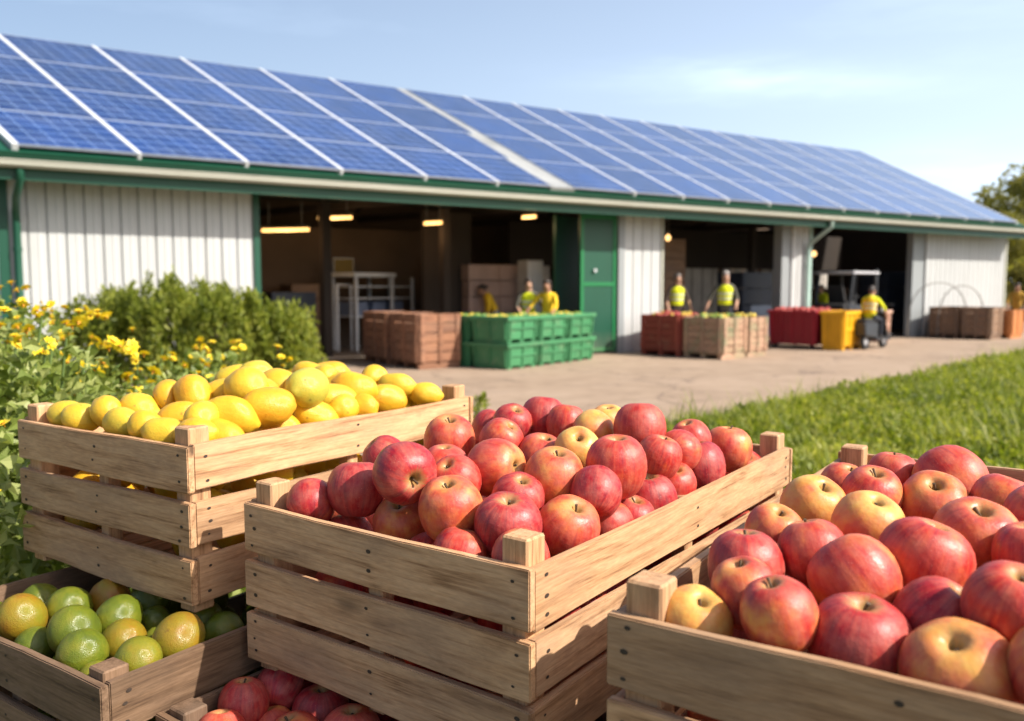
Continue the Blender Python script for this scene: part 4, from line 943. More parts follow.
# ------------------------------------------------------------------ things inside the shed
def rack(pts, zt, label):
    (xa, ya), (xb, yb) = pts
    p0 = atz(xa, ya); p1 = atz(xb, yb); e = (p1-p0).normalized(); L_ = (p1-p0).length
    root = empty('storage_trolley', p0, math.atan2(e.y, e.x), label, 'rack'); D_ = .7
    for x in (0, L_*.62, L_):
        for y in (0, D_):
            b_ = MB(); b_.box(x-.03, x+.03, y-.03, y+.03, .0, zt); b_.build('upright', M['rail'], root)
    for z in (zt*.46, zt*.70, zt*.86):
        b_ = MB(); b_.box(.035, L_-.035, .0, D_, z, z+.03); b_.build('shelf', M['rail'], root)
    b_ = MB(); b_.box(-.1, L_*.66, -.06, D_+.06, zt+.002, zt+.09); b_.build('top_panel', M['rail'], root)
    b_ = MB()
    for x in (.06, L_*.34, L_*.66): b_.box(x, x+L_*.22, .1, D_-.1, zt*.46+.032, zt*.66)
    b_.build('tray', M['bluegrey'], root)
    return root
M['bluegrey'] = plain('blue_grey_tray', (.16, .20, .30), .6, .2, 4)
rack(((357, 352), (413, 347)), 1.62, 'white metal storage trolley with shelves behind the brown bins')
b = MB(); p = atz(338, 352); b.tube([p, p+Vector((0, 0, 1.45))], .035, 8); b.tube([p+Vector((0, 0, 1.45)), p+Vector((.28, .1, 1.45)), p+Vector((.28, .1, .0))], .025, 8)
tag(b.build('tube_frame', M['rail']), 'thin white tube frame left of the storage trolley', 'frame')
M['cartonm'] = plain('pinkish_carton', (.36, .25, .21), .8, .2, 2); M['navy'] = plain('dark_blue_plastic', (.025, .035, .06), .5, .3, 3)
def stack_box(px, py, t_, w_, d_, h_, mat, label, nlay, group, name='carton_stack', cat='boxes'):
    p = atdepth(px, py, t_); p.z = .012; rr = random.Random(label)
    root = empty(name, p, math.atan2(SDIR.y, SDIR.x), label, cat, group)
    for k in range(nlay):
        b_ = MB(); j = rr.uniform(-.02, .02); b_.box(j, w_+j, j, d_+j, .1+k*h_, .1+(k+1)*h_-.015); b_.build('box_layer', mat, root, bevel=.008)
    b_ = MB()
    for y in (.0, d_/2-.05, d_-.1): b_.box(0, w_, y, y+.1, 0, .075)
    b_.box(0, w_, 0, d_, .077, .097); b_.build('pallet', M['darkbinwood'], root)
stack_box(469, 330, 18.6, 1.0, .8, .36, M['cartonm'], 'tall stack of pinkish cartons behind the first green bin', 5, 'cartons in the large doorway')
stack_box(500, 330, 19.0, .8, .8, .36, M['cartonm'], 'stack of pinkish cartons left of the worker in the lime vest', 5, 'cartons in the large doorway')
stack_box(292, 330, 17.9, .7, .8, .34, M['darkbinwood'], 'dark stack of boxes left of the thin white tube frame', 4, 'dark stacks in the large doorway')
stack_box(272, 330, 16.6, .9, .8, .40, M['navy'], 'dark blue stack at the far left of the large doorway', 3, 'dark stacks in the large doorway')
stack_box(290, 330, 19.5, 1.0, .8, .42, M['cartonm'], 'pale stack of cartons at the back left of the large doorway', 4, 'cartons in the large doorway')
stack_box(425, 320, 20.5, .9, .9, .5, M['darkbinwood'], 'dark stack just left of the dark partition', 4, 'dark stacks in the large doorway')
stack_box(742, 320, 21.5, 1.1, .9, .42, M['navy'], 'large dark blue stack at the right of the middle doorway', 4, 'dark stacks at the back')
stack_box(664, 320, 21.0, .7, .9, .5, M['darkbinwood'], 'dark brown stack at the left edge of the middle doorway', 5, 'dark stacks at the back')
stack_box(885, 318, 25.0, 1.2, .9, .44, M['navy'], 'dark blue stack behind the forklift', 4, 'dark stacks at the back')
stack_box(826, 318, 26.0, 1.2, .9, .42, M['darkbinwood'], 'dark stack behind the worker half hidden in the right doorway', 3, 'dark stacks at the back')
p = atdepth(528, 330, 18.5); p.z = .01
root = empty('cabinet', p, math.atan2(SDIR.y, SDIR.x), 'narrow pale grey cabinet behind the worker in the lime vest', 'cabinet')
b = MB(); b.box(-.02, .40, 0, .4, .06, 1.98); b.build('body', M['steel'], root, bevel=.01)
b = MB(); b.box(0, .38, -.022, -.002, .10, 1.94); d_ = b.build('door', M['rail'], root, bevel=.004)
b = MB(); b.box(.32, .34, -.05, -.023, .95, 1.10); b.build('handle', M['steel'], d_)
b = MB(); b.box(.0, .38, .02, .38, 0, .058); b.build('plinth', M['rubber'], root)
M['dullyellow'] = plain('dull_yellow_board', (.20, .14, .03), .7)
p = atdepth(344, 266, 18.9); root = empty('wall_sign', p, math.atan2(SDIR.y, SDIR.x), 'small dull yellow sign board on the brown inner wall', 'sign')
b = MB(); b.box(-.22, .22, 0, .02, -.16, .16); b.build('board', M['dullyellow'], root, bevel=.004)
b = MB(); b.box(-.24, .24, .021, .035, -.18, .18); b.box(-.02, .02, .036, .5, -.02, .02); b.build('bracket', M['steel'], root)

# ------------------------------------------------------------------ people
def cloth(name, col, rough=.8):
    t = NT(name); o = t.coord(); n = t.noise(o, 5, 3); m = t.noise(o, 60, 2)
    t.P(col=t.vm('SCALE', col, t.mr(n, .25, .75, .85, 1.12)), rough=rough, spec=.2, nor=t.bump(t.math('ADD', n, t.math('MULTIPLY', m, .1)), .5, .02)); return t.mat
M['skin1'] = cloth('skin', (.50, .29, .20), .55); M['skin2'] = cloth('tan_skin', (.36, .19, .12), .55)
M['limevest'] = cloth('lime_vest', (.72, .76, .025)); M['yellowshirt'] = cloth('yellow_shirt', (.80, .52, .03)); M['tanshirt'] = cloth('dark_olive_shirt', (.10, .095, .075))
M['darkcloth'] = cloth('dark_trousers', (.03, .033, .045)); M['brownshirt'] = cloth('dark_brown_shirt', (.085, .06, .05)); M['blueshirt'] = cloth('blue_grey_shirt', (.22, .27, .34))
M['dullshirt'] = cloth('dull_orange_shirt', (.42, .24, .04)); M['tape'] = plain('pale_reflective_tape', (.62, .64, .58), .3, .05); M['boot'] = plain('dark_boot', (.03, .025, .02), .6)
M['hair1'] = plain('dark_hair', (.025, .016, .012), .6, .3, 30); M['hair2'] = plain('grey_cap', (.36, .33, .32), .8, .1); M['eye'] = plain('eye', (.02, .015, .012), .2)
def bevec(p): return Vector(p)
def person(loc, yaw, hgt, label, shirt, trousers, skin, hairm, vest=None, lean=0.0, arms=((.30, .22, 1.16, .22, .40, 1.02),)*2, sit=False, turn=0.0, vest_mat=None, long_hair=False):
    """local frame: faces +y; arms: (elbow x, y, z, wrist x, y, z) for each side, x outward, before the lean"""
    k = hgt/1.75
    pel = Vector((0, 0, .96))
    def L(p):                                     # the upper body leans forward about the pelvis
        p = Vector(p); q = p-pel; c, s_ = math.cos(lean), math.sin(lean)
        return pel+Vector((q.x, q.y*c+q.z*s_, q.z*c-q.y*s_))
    V = []; E = []; RAD = []; REG = []
    def v(p, r_, reg, par=None):
        V.append(Vector(p)); RAD.append(r_); REG.append((Vector(p), reg))
        if par is not None: E.append((par, len(V)-1))
        return len(V)-1
    root_ = v(pel, (.155, .115), 'leg')
    sp1 = v(L((0, .0, 1.13)), (.140, .100), 'top', root_); ch = v(L((0, .01, 1.32)), (.165, .115), 'top', sp1); sh = v(L((0, .0, 1.44)), (.115, .09), 'top', ch)
    nk = v(L((0, .01, 1.515)), (.062, .064), 'skin', sh); jw = v(L((0, .035, 1.57)), (.080, .088), 'skin', nk); hd = v(L((0, .02, 1.655)), (.098, .112), 'skin', jw); cr_ = v(L((0, .012, 1.735)), (.070, .080), 'skin', hd)
    ns = v(L((0, .135, 1.635)), (.012, .014), 'skin', jw if False else hd)
    for sg, ar in zip((-1, 1), arms):
        s0 = v(L((sg*.17, 0, 1.425)), (.062, .062), 'top', sh); el = v(L((sg*ar[0], ar[1], ar[2])), (.043, .043), 'arm', s0); wr = v(L((sg*ar[3], ar[4], ar[5])), (.028, .033), 'skin', el)
        d_ = (V[wr]-V[el]).normalized(); pm = v(V[wr]+d_*.055, (.022, .038), 'skin', wr)
        sd = d_.cross(Vector((0, 0, 1))).normalized(); upv = sd.cross(d_)
        for fi, (o_, ln) in enumerate(((-.030, .062), (-.010, .074), (.010, .070), (.029, .055))):
            a = v(V[pm]+sd*o_+d_*.035, (.009, .009), 'skin', pm); b_ = v(V[a]+d_*ln*.5-upv*.008, (.0085, .0085), 'skin', a); v(V[b_]+d_*ln*.35-upv*.025, (.007, .007), 'skin', b_)
        a = v(V[wr]+d_*.03-sd*sg*.035, (.011, .011), 'skin', wr); v(V[a]+d_*.035-sd*sg*.015-upv*.01, (.009, .009), 'skin', a)
        if not sit:
            hp = v((sg*.095, 0, .88), (.095, .10), 'leg', root_); kn_ = v((sg*.105, .02, .50), (.062, .066), 'leg', hp); an = v((sg*.11, -.01, .12), (.045, .05), 'leg', kn_); hl = v((sg*.112, -.0, .055), (.042, .048), 'boot', an); v((sg*.125, .16, .035), (.038, .03), 'boot', hl)
        else:
            hp = v((sg*.10, .05, .90), (.098, .10), 'leg', root_); kn_ = v((sg*.15, .44, .86), (.066, .068), 'leg', hp); an = v((sg*.15, .40, .46), (.046, .05), 'leg', kn_); hl = v((sg*.15, .40, .40), (.042, .046), 'boot', an); v((sg*.155, .56, .375), (.038, .03), 'boot', hl)
    me = bpy.data.meshes.new('person'); me.from_pydata([tuple(p) for p in V], E, []); ob = bpy.data.objects.new('person', me); COL.objects.link(ob)
    ob.modifiers.new('Skin', 'SKIN'); sv = me.skin_vertices[0].data if me.skin_vertices else None
    if sv is None:
        bm = bmesh.new(); bm.from_mesh(me); bm.verts.layers.skin.verify(); bm.to_mesh(me); bm.free(); sv = me.skin_vertices[0].data
    for i, r_ in enumerate(RAD): sv[i].radius = r_; sv[i].use_root = (i == 0)
    ss = ob.modifiers.new('Sub', 'SUBSURF'); ss.levels = 1; ss.render_levels = 1
    dg = bpy.context.evaluated_depsgraph_get(); dg.update()
    m2 = bpy.data.meshes.new_from_object(ob.evaluated_get(dg)); m2.name = 'person'
    bpy.data.objects.remove(ob); bpy.data.meshes.remove(me)
    m2.materials.clear(); mats = {'top': 0, 'arm': 0, 'skin': 1, 'leg': 2, 'boot': 3}
    for m_ in (shirt, skin, trousers, M['boot']): m2.materials.append(m_)
    seg = [(V[a], V[b_], REG[b_][1], RAD[b_][0]) for a, b_ in E]
    for f in m2.polygons:
        f.use_smooth = True; best = None
        for a, b_, reg, r_ in seg:
            ab = b_-a; t_ = max(0, min(1, (f.center-a).dot(ab)/max(ab.length_squared, 1e-9))); dd = (f.center-(a+ab*t_)).length-r_*.7
            if best is None or dd < best[0]:
                rg = reg
                if reg == 'skin' and r_ > .027 and r_ < .03 and t_ < .35: rg = 'arm'
                best = (dd, rg)
        f.material_index = mats[best[1]]
    for q in m2.vertices: q.co *= k
    body = link('person', m2, None, loc, (0, 0, yaw)); tag(body, label, 'person')
    hc = L((0, .012, 1.68))*k
    b_ = MB()
    def hf(p):
        return Vector(p)
    prof = [(.001, .104), (.05, .097), (.085, .072), (.104, .03), (.107, -.02), (.098, -.07 if not long_hair else -.17)]
    vs = MB(); vs.lathe([(r_*k, z*k) for r_, z in prof], 16, fn=lambda p: Vector((p.x*.82, p.y*1.05-.012*k-(.04*k if p.z < -.0 else 0)*1.0, p.z)) if p.y < .045*k or p.z > .02*k else Vector((p.x*.82, .05*k+.02*k*(p.z > -.03*k), max(p.z, .045*k))))
    h_ = vs.build('hair', hairm, body, hc, (lean*-1.0, 0, 0))
    e_ = MB()
    for sg in (-1, 1): e_.lathe([(.001, -.011*k), (.011*k, 0), (.001, .011*k)], 8, L((sg*.032, .112, 1.668))*k)
    e_.build('eyes', M['eye'], body)
    if vest:
        g = MB(); sec = [(1.02, .163, .122), (1.12, .158, .120), (1.25, .175, .132), (1.36, .186, .136), (1.43, .165, .118), (1.475, .105, .095)]
        n = 20; rows_ = []
        for z, rx, ry in sec: rows_.append([L((rx*math.cos(2*math.pi*i/n), ry*math.sin(2*math.pi*i/n)+.004, z+(.0 if z < 1.4 else -.02*abs(math.cos(2*math.pi*i/n)))))*k for i in range(n)])
        pts = [p for r_ in rows_ for p in r_]
        fs = [(i*n+j, i*n+(j+1) % n, (i+1)*n+(j+1) % n, (i+1)*n+j) for i in range(len(sec)-1) for j in range(n)]
        g.add(pts, fs, 0, True); ve = g.build('vest', vest, body)
        t_ = MB()
        for z, rx, ry in ((1.135, .166, .127), (1.245, .180, .137)):
            a = [L((rx*math.cos(2*math.pi*i/n), ry*math.sin(2*math.pi*i/n)+.004, z))*k for i in range(n)]; c = [L((rx*1.0*math.cos(2*math.pi*i/n), ry*math.sin(2*math.pi*i/n)+.004, z+.04))*k for i in range(n)]
            t_.add(a+c, [(j, (j+1) % n, n+(j+1) % n, n+j) for j in range(n)], 0, True)
        t_.build('reflective_tape', M['tape'], ve)
    return body
TOCAM = math.pi
def at_floor(x, t_): p = atdepth(x, 300, t_); p.z = .012; return p
reach = ((.27, .16, 1.16, .24, .38, 1.02),)*2
p = at_floor(528, 16.4); person(p, R(185), 1.54, 'person in a lime yellow vest behind the green bins, the left one of two', M['tanshirt'], M['darkcloth'], M['skin1'], M['hair1'], M['limevest'], .10, ((.33, .12, 1.14, .40, .28, .98), (.27, .12, 1.16, .2, .34, 1.06)))
p = at_floor(548.5, 16.2); person(p, R(160), 1.52, 'person with dark hair in a yellow shirt behind the green bins', M['yellowshirt'], M['darkcloth'], M['skin2'], M['hair1'], None, .16, ((.24, .16, 1.18, .16, .34, 1.05), (.34, .10, 1.22, .44, .26, 1.06)), long_hair=True)
p = at_floor(676.5, 19.4); person(p, R(190), 1.68, 'person in a lime vest behind the red painted bin', M['brownshirt'], M['darkcloth'], M['skin1'], M['hair2'], M['limevest'], .05, ((.27, .05, 1.15, .26, .24, 1.0), (.28, .03, 1.14, .27, .18, .95)))
p = at_floor(725, 18.9); person(p, R(172), 1.72, 'person with a grey cap and a lime vest behind the pale pinkish bin', M['tanshirt'], M['darkcloth'], M['skin1'], M['hair2'], M['limevest'], .06, ((.26, .08, 1.15, .22, .3, 1.02), (.33, .06, 1.16, .42, .12, .96)))
p = at_floor(824, 23.6); person(p, R(120), 1.44, 'person in a lime top half hidden between the red cart and the forklift', M['limevest'], M['darkcloth'], M['skin1'], M['hair1'], None, .22, reach)
p = at_floor(497, 18.6); person(p, R(100), 1.52, 'person bending in the shade by the pinkish cartons, yellow and grey clothes', M['yellowshirt'], M['blueshirt'], M['skin2'], M['hair1'], None, .55, reach)
p = atz(1015, 336); person(p, R(150), 1.50, 'person in a dull orange shirt at the right picture edge by the orange bin', M['dullshirt'], M['darkcloth'], M['skin2'], M['hair1'], None, .15, reach)

# ------------------------------------------------------------------ scooter with its rider, forklift
M['fender'] = plain('grey_fender', (.40, .40, .42), .4, .1); M['blackpaint'] = plain('black_vehicle_paint', (.025, .027, .032), .4, .2, 4); M['canopy'] = plain('pale_canopy', (.50, .50, .53), .45, .1)
sc0 = atz(874, 348.5); sa = math.atan2(SDIR.y, SDIR.x)+R(12)
scoot = empty('motor_scooter', sc0, sa, 'small dark motor scooter with grey front fender, ridden beside the yellow bin', 'scooter')
def wheel(x, r_, parent, wd=.09, y=0.0):
    b_ = MB(); b_.lathe([(r_*.62, -wd/2), (r_*.9, -wd/2), (r_, -wd*.3), (r_, wd*.3), (r_*.9, wd/2), (r_*.62, wd/2), (r_*.62, -wd/2)], 22, (x, y, r_), axis='y'); w_ = b_.build('wheel', M['rubber'], parent)
    b_ = MB(); b_.lathe([(.001, -wd*.3), (r_*.2, -wd*.42), (r_*.6, -wd*.3), (r_*.615, wd*.3), (r_*.2, wd*.42), (.001, wd*.3)], 18, (x, y, r_), axis='y'); b_.build('rim', M['fender'], w_); return w_
wheel(.47, .19, scoot); wheel(-.52, .19, scoot)
b = MB(); b.hexa([(-.75, -.13, .32), (-.18, -.15, .25), (-.18, .15, .25), (-.75, .13, .32), (-.78, -.11, .62), (-.12, -.14, .60), (-.12, .14, .60), (-.78, .11, .62)]); b.hexa([(-.22, -.16, .20), (.30, -.16, .20), (.30, .16, .20), (-.22, .16, .20), (-.22, -.16, .26), (.30, -.16, .26), (.30, .16, .26), (-.22, .16, .26)])
b.build('body', M['blackpaint'], scoot, bevel=.02)
b = MB(); b.hexa([(.28, -.17, .22), (.36, -.14, .22), (.36, .14, .22), (.28, .17, .22), (.22, -.16, .82), (.28, -.12, .82), (.28, .12, .82), (.22, .16, .82)]); b.build('leg_shield', M['blackpaint'], scoot, bevel=.015)
b = MB(); b.hexa([(-.76, -.13, .625), (-.10, -.13, .605), (-.10, .13, .605), (-.76, .13, .625), (-.74, -.11, .70), (-.14, -.11, .68), (-.14, .11, .68), (-.74, .11, .70)]); b.build('seat', M['rubber'], scoot, bevel=.02)
b = MB(); b.lathe([(.235, -.07), (.25, 0), (.235, .07)], 20, (.47, 0, .19), axis='y', fn=lambda p: p if p.z > -.02 else Vector((p.x, p.y, -.02))); b.build('front_fender', M['fender'], scoot)
b = MB(); b.tube([(.46, 0, .22), (.30, 0, .80), (.26, 0, .98)], .025, 8); b.tube([(.22, -.30, 1.0), (.26, 0, .99), (.22, .30, 1.0)], .016, 8); b.build('handlebar', M['blackpaint'], scoot)
b = MB(); b.lathe([(.001, .06), (.06, .04), (.07, -.02), (.001, -.04)], 12, (.32, 0, .86), axis='x'); b.build('headlight', M['fender'], scoot)
fwd = Vector((math.cos(sa), math.sin(sa), 0)); 
person(sc0-fwd*.34+Vector((0, 0, -.06)), sa-math.pi/2, 1.48, 'person in a yellow vest riding the dark scooter, seen from behind', M['limevest'], M['darkcloth'], M['skin2'], M['hair1'], M['yellowshirt'], .18, ((.29, .22, 1.22, .27, .44, 1.06),)*2, sit=True)
fk0 = atz(861, 341.0); fk0 = fk0+Vector((0, .9, 0)); fa = math.atan2(SDIR.y, SDIR.x)+R(8)
fork = empty('forklift', fk0, fa, 'dark forklift with a pale flat overhead guard behind the yellow bin', 'forklift')
b = MB(); b.hexa([(-.95, -.55, .28), (.75, -.55, .28), (.75, .55, .28), (-.95, .55, .28), (-.98, -.52, .98), (-.2, -.52, .92), (-.2, .52, .92), (-.98, .52, .98)]); b.box(-.19, .75, -.53, .53, .285, .60); b.build('body', M['blackpaint'], fork, bevel=.03)
b = MB(); b.hexa([(-1.15, -.5, .30), (-.96, -.53, .28), (-.96, .53, .28), (-1.15, .5, .30), (-1.12, -.46, .95), (-.99, -.5, .98), (-.99, .5, .98), (-1.12, .46, .95)]); b.build('counterweight', M['rubber'], fork, bevel=.02)
b = MB(); b.hexa([(-.55, -.26, .93), (-.1, -.26, .92), (-.1, .26, .92), (-.55, .26, .93), (-.52, -.24, 1.03), (-.1, -.24, 1.02), (-.1, .24, 1.02), (-.52, .24, 1.03)]); b.hexa([(-.64, -.24, 1.0), (-.54, -.24, 1.0), (-.54, .24, 1.0), (-.64, .24, 1.0), (-.74, -.2, 1.45), (-.66, -.2, 1.45), (-.66, .2, 1.45), (-.74, .2, 1.45)]); b.build('seat', M['rubber'], fork, bevel=.02)
gz = 1.74
for x, y, q in ((-.85, -.48, -.70), (-.85, .48, -.70), (.62, -.48, .45), (.62, .48, .45)):
    b = MB(); b.tube([(x, y, .60 if x > 0 else .95), (q, y, gz)], .045, 8); b.build('guard_post', M['blackpaint'], fork)
b = MB(); b.box(-.80, .58, -.55, .55, gz, gz+.07); b.build('overhead_guard', M['canopy'], fork, bevel=.015)
for y in (-.30, .30):
    b = MB(); b.box(.80, .90, y-.05, y+.05, .12, 1.9); b.build('mast_rail', M['blackpaint'], fork, bevel=.006)
    b = MB(); b.hexa([(.93, y-.05, .10), (1.85, y-.05, .07), (1.85, y+.05, .07), (.93, y+.05, .10), (.93, y-.05, .15), (1.85, y-.05, .09), (1.85, y+.05, .09), (.93, y+.05, .15)]); b.build('fork', M['steel'], fork)
b = MB(); b.box(.905, .93, -.45, .45, .12, .55); b.build('carriage', M['steel'], fork)
b = MB(); b.tube([(.40, 0, .6), (.22, 0, 1.12)], .02, 6); b.lathe([(.16, -.015), (.18, 0), (.16, .015), (.145, 0), (.16, -.015)], 18, (.21, 0, 1.14)); b.build('steering_wheel', M['rubber'], fork)
for x in (-.62, .45):
    for y in (-.56, .56): wheel(x, .27, fork, .20, y)

# ------------------------------------------------------------------ plants
import numpy as np
def leaf_cloud(name, clumps, size, mat, parent, seed, aspect=.5, up=.5, droop=.25, curl=.18):
    """many small folded leaves spread through the clumps' volume; clumps: (centre, radii, count)"""
    rg = np.random.default_rng(seed); VV = []
    for c, rad, n in clumps:
        d = rg.normal(size=(n, 3)); d /= np.linalg.norm(d, axis=1)[:, None]
        rr_ = rg.random(n)**.45
        p = np.array(c)+d*rr_[:, None]*np.array(rad)
        ax = d*.7+rg.normal(size=(n, 3))*.6+np.array((0, 0, up)); ax /= np.linalg.norm(ax, axis=1)[:, None]
        sd = np.cross(ax, rg.normal(size=(n, 3))); sd /= np.linalg.norm(sd, axis=1)[:, None]
        nm = np.cross(ax, sd)
        L_ = size*(.55+.8*rg.random(n))[:, None]; w_ = L_*aspect*.5
        base = p; mid = p+ax*L_*.45; tip = p+ax*L_-np.array((0, 0, droop))*L_
        VV.append(np.stack([base, mid+sd*w_+nm*L_*curl, tip, mid-sd*w_+nm*L_*curl, mid], axis=1))
    V_ = np.concatenate(VV); n = len(V_)
    me = bpy.data.meshes.new(name); me.vertices.add(n*5); me.vertices.foreach_set('co', V_.reshape(-1))
    tri = np.array([[0, 1, 4], [1, 2, 4], [2, 3, 4], [3, 0, 4]]); idx = (np.arange(n)[:, None, None]*5+tri[None]).reshape(-1)
    me.loops.add(len(idx)); me.loops.foreach_set('vertex_index', idx)
    me.polygons.add(n*4); me.polygons.foreach_set('loop_start', np.arange(n*4)*3); me.polygons.foreach_set('loop_total', np.full(n*4, 3))
    me.polygons.foreach_set('use_smooth', np.zeros(n*4, bool)); me.update(calc_edges=True); me.materials.append(mat)
    return link(name, me, parent)
def flower_mesh(seed):
    rr = random.Random(seed); b_ = MB()
    for ring, (n, r_, z, tl) in enumerate(((9, 1.0, 0, .25), (7, .7, .12, .55))):
        for k in range(n):
            a = 2*math.pi*(k+.5*ring)/n+rr.uniform(-.1, .1); c, s_ = math.cos(a), math.sin(a); l_ = r_*rr.uniform(.85, 1.1)
            w_ = .26
            def q(x, y, zz): return (x*c-y*s_, x*s_+y*c, zz)
            b_.add([q(.1, -.08, z), q(l_*.6, -w_, z+tl*.35), q(l_, 0, z+tl*.5), q(l_*.6, w_, z+tl*.35), q(.1, .08, z)], [(0, 1, 2, 3, 4)], 0)
    b_.lathe([(.001, .22), (.16, .18), (.24, .06), (.2, -.1), (.08, -.3), (.03, -.5)], 10, m=1)
    return b_.mesh('flower', [M['petal'], M['flower_eye']])
FLOW = [flower_mesh(k) for k in range(3)]
def flowering(x, y, h, r_, n, nf, label, seed, low=.3):
    rr = random.Random(seed)
    root = empty('flowering_bush', (x, y, 0), 0, label, 'bush', 'yellow flowering bushes left of the crates')
    cl = []
    for k in range(15):
        a = rr.uniform(0, 6.28); q = r_*rr.random()**.6; z = low+(h-low)*rr.random()**.8
        s_ = (.12+.10*rr.random())*(r_/.4)
        cl.append(((q*math.cos(a), q*math.sin(a), min(z, h-s_*.75-.3*q*q/r_)), (s_, s_, s_*.9), n//15))
    leaf_cloud('foliage', cl, .046, M['leaf_flower'], root, seed, .55, .4, .3)
    b_ = MB()
    for k in range(16):
        a = rr.uniform(0, 6.28); q = r_*rr.uniform(.1, .85)
        p0 = Vector((q*.3*math.cos(a), q*.3*math.sin(a), 0)); p1 = Vector((q*math.cos(a), q*math.sin(a), h*rr.uniform(.7, .98)))
        b_.tube([p0, p0.lerp(p1, .5)+Vector((rr.uniform(-.03, .03), rr.uniform(-.03, .03), .05)), p1], [.007, .005, .003], 5)
    st = b_.build('stem', M['stalk'], root)
    for k in range(nf):
        a = rr.uniform(0, 6.28); q = r_*rr.random()**.5*1.02; z = h+.035-.30*q*q/r_-rr.choice((0, 0, .05, .12, .2))*rr.random()
        c = Vector((q*math.cos(a), q*math.sin(a), z))
        for m_ in range(rr.choice((1, 1, 2, 3))):
            f = link('flower', FLOW[rr.randrange(3)], root, c+Vector((rr.gauss(0, .018), rr.gauss(0, .018), rr.gauss(0, .012)+.02)), (rr.gauss(0, .5), rr.gauss(0, .5), rr.uniform(0, 6)), rr.uniform(.014, .023))
FB = [(-1.36, 2.05, 1.37, .40, 6000, 30, 'tall bush with yellow flowers at the left picture edge, upper leaves above the crates'),
      (-1.20, 1.52, 1.18, .30, 4200, 12, 'leafy bush with few yellow flowers close beside the lemon crate at the left'),
      (-1.08, 2.32, 1.18, .38, 5600, 30, 'yellow flowering bush just behind the left post of the lemon crate'),
      (-1.85, 2.75, 1.38, .45, 4400, 24, 'yellow flowering bush furthest left, behind the tall one'),
      (-1.48, 3.10, 1.22, .42, 4600, 26, 'yellow flowering bush standing in front of the downpipe'),
      (-1.10, 3.05, 1.15, .34, 4000, 24, 'low yellow flowering bush at the right end of the row, before the shrub'),
      (-.98, 1.92, 1.05, .22, 1800, 6, 'small low leafy bush right against the far side of the lemon crate'),
      (-1.55, 1.35, .95, .30, 2200, 5, 'dark leafy bush beside the lime crate at the left edge')]
for k, f in enumerate(FB): flowering(*f[:6], f[6], 50+k)

def shrub(x, y, h, r_, n, label, seed):
    rr = random.Random(seed); root = empty('green_shrub', (x, y, 0), 0, label, 'shrub', 'green shrubs along the shed wall')
    cl = []
    for k in range(24):
        a = rr.uniform(0, 6.28); q = r_*rr.random()**.55; z = .1+(h-.25)*rr.random()**.75
        s_ = .13+.16*rr.random(); cl.append(((q*math.cos(a), q*math.sin(a), min(z, h-.28*q*q/r_-.1)), (s_, s_, s_*1.25), n//44))
    for k in range(110):                                     # upright shoots that fray the outline
        a = rr.uniform(0, 6.28); q = r_*1.05*rr.random()**.6; z = h-.34*q*q/r_+rr.uniform(-.2, .2)
        cl.append(((q*math.cos(a), q*math.sin(a), z), (.03, .03, .18), n//190))
    leaf_cloud('foliage', cl, .085, M['leaf_shrub'], root, seed, .36, 1.0, .05)
    b_ = MB()
    for k in range(12):
        a = rr.uniform(0, 6.28); q = r_*rr.uniform(.3, .9)
        b_.tube([(0, 0, 0), (q*.5*math.cos(a), q*.5*math.sin(a), h*.45), (q*math.cos(a), q*math.sin(a), h*.85)], [.02, .014, .005], 5)
    b_.build('stem', M['bark'], root)
SH = [(-4.98, 10.3, 1.04, .56, 6500, 'green shrub at the left end of the row against the white wall'),
      (-4.18, 10.15, 1.24, .66, 7500, 'tallest green shrub, second from left in front of the white wall'),
      (-3.40, 10.1, 1.10, .60, 7000, 'green shrub, third from left before the right half of the white wall'),
      (-2.80, 10.2, .92, .40, 4500, 'green shrub at the right end of the row, in front of the large doorway')]
for k, s_ in enumerate(SH): shrub(*s_, 80+k)

# ------------------------------------------------------------------ grass: blades beyond counting
def blades(name, pts, hmin, hmax, wd, seed):
    rg = np.random.default_rng(seed); n = len(pts)
    a = rg.random(n)*2*np.pi; h = hmin+(hmax-hmin)*rg.random(n)**1.3
    cl = .5+.5*np.sin(pts[:, 0]*2.3+1.3*np.sin(pts[:, 1]*1.7))*np.cos(pts[:, 1]*2.9+.8*np.sin(pts[:, 0]*3.1)); h *= .62+.6*cl
    lean = h*(.25+.6*rg.random(n)); dx, dy = np.cos(a), np.sin(a); w_ = wd*(.6+.8*rg.random(n))
    o = np.zeros((n, 5, 3)); b0 = np.concatenate([pts, np.zeros((n, 1))], 1)
    side = np.stack([-dy, dx, np.zeros(n)], 1)*w_[:, None]; f = np.stack([dx, dy, np.zeros(n)], 1)*lean[:, None]; u = np.array((0, 0, 1.))
    o[:, 0] = b0-side; o[:, 1] = b0+side; o[:, 2] = b0+side*.8+f*.35+u*(h*.62)[:, None]; o[:, 3] = b0-side*.8+f*.35+u*(h*.62)[:, None]; o[:, 4] = b0+f+u*h[:, None]
    me = bpy.data.meshes.new(name); me.vertices.add(n*5); me.vertices.foreach_set('co', o.reshape(-1))
    k = np.arange(n)[:, None]*5; idx = np.concatenate([k+np.array([[0, 1, 2, 3]]), k+np.array([[3, 2, 4]])], 1).reshape(-1)
    st = (np.arange(n)[:, None]*7+np.array([[0, 4]])).reshape(-1); tt = np.tile([4, 3], n)
    me.loops.add(n*7); me.loops.foreach_set('vertex_index', idx); me.polygons.add(n*2); me.polygons.foreach_set('loop_start', st); me.polygons.foreach_set('loop_total', tt)
    me.update(calc_edges=True); me.materials.append(M['grass'])
    return tag(link(name, me), kind='stuff')
rg = np.random.default_rng(5)
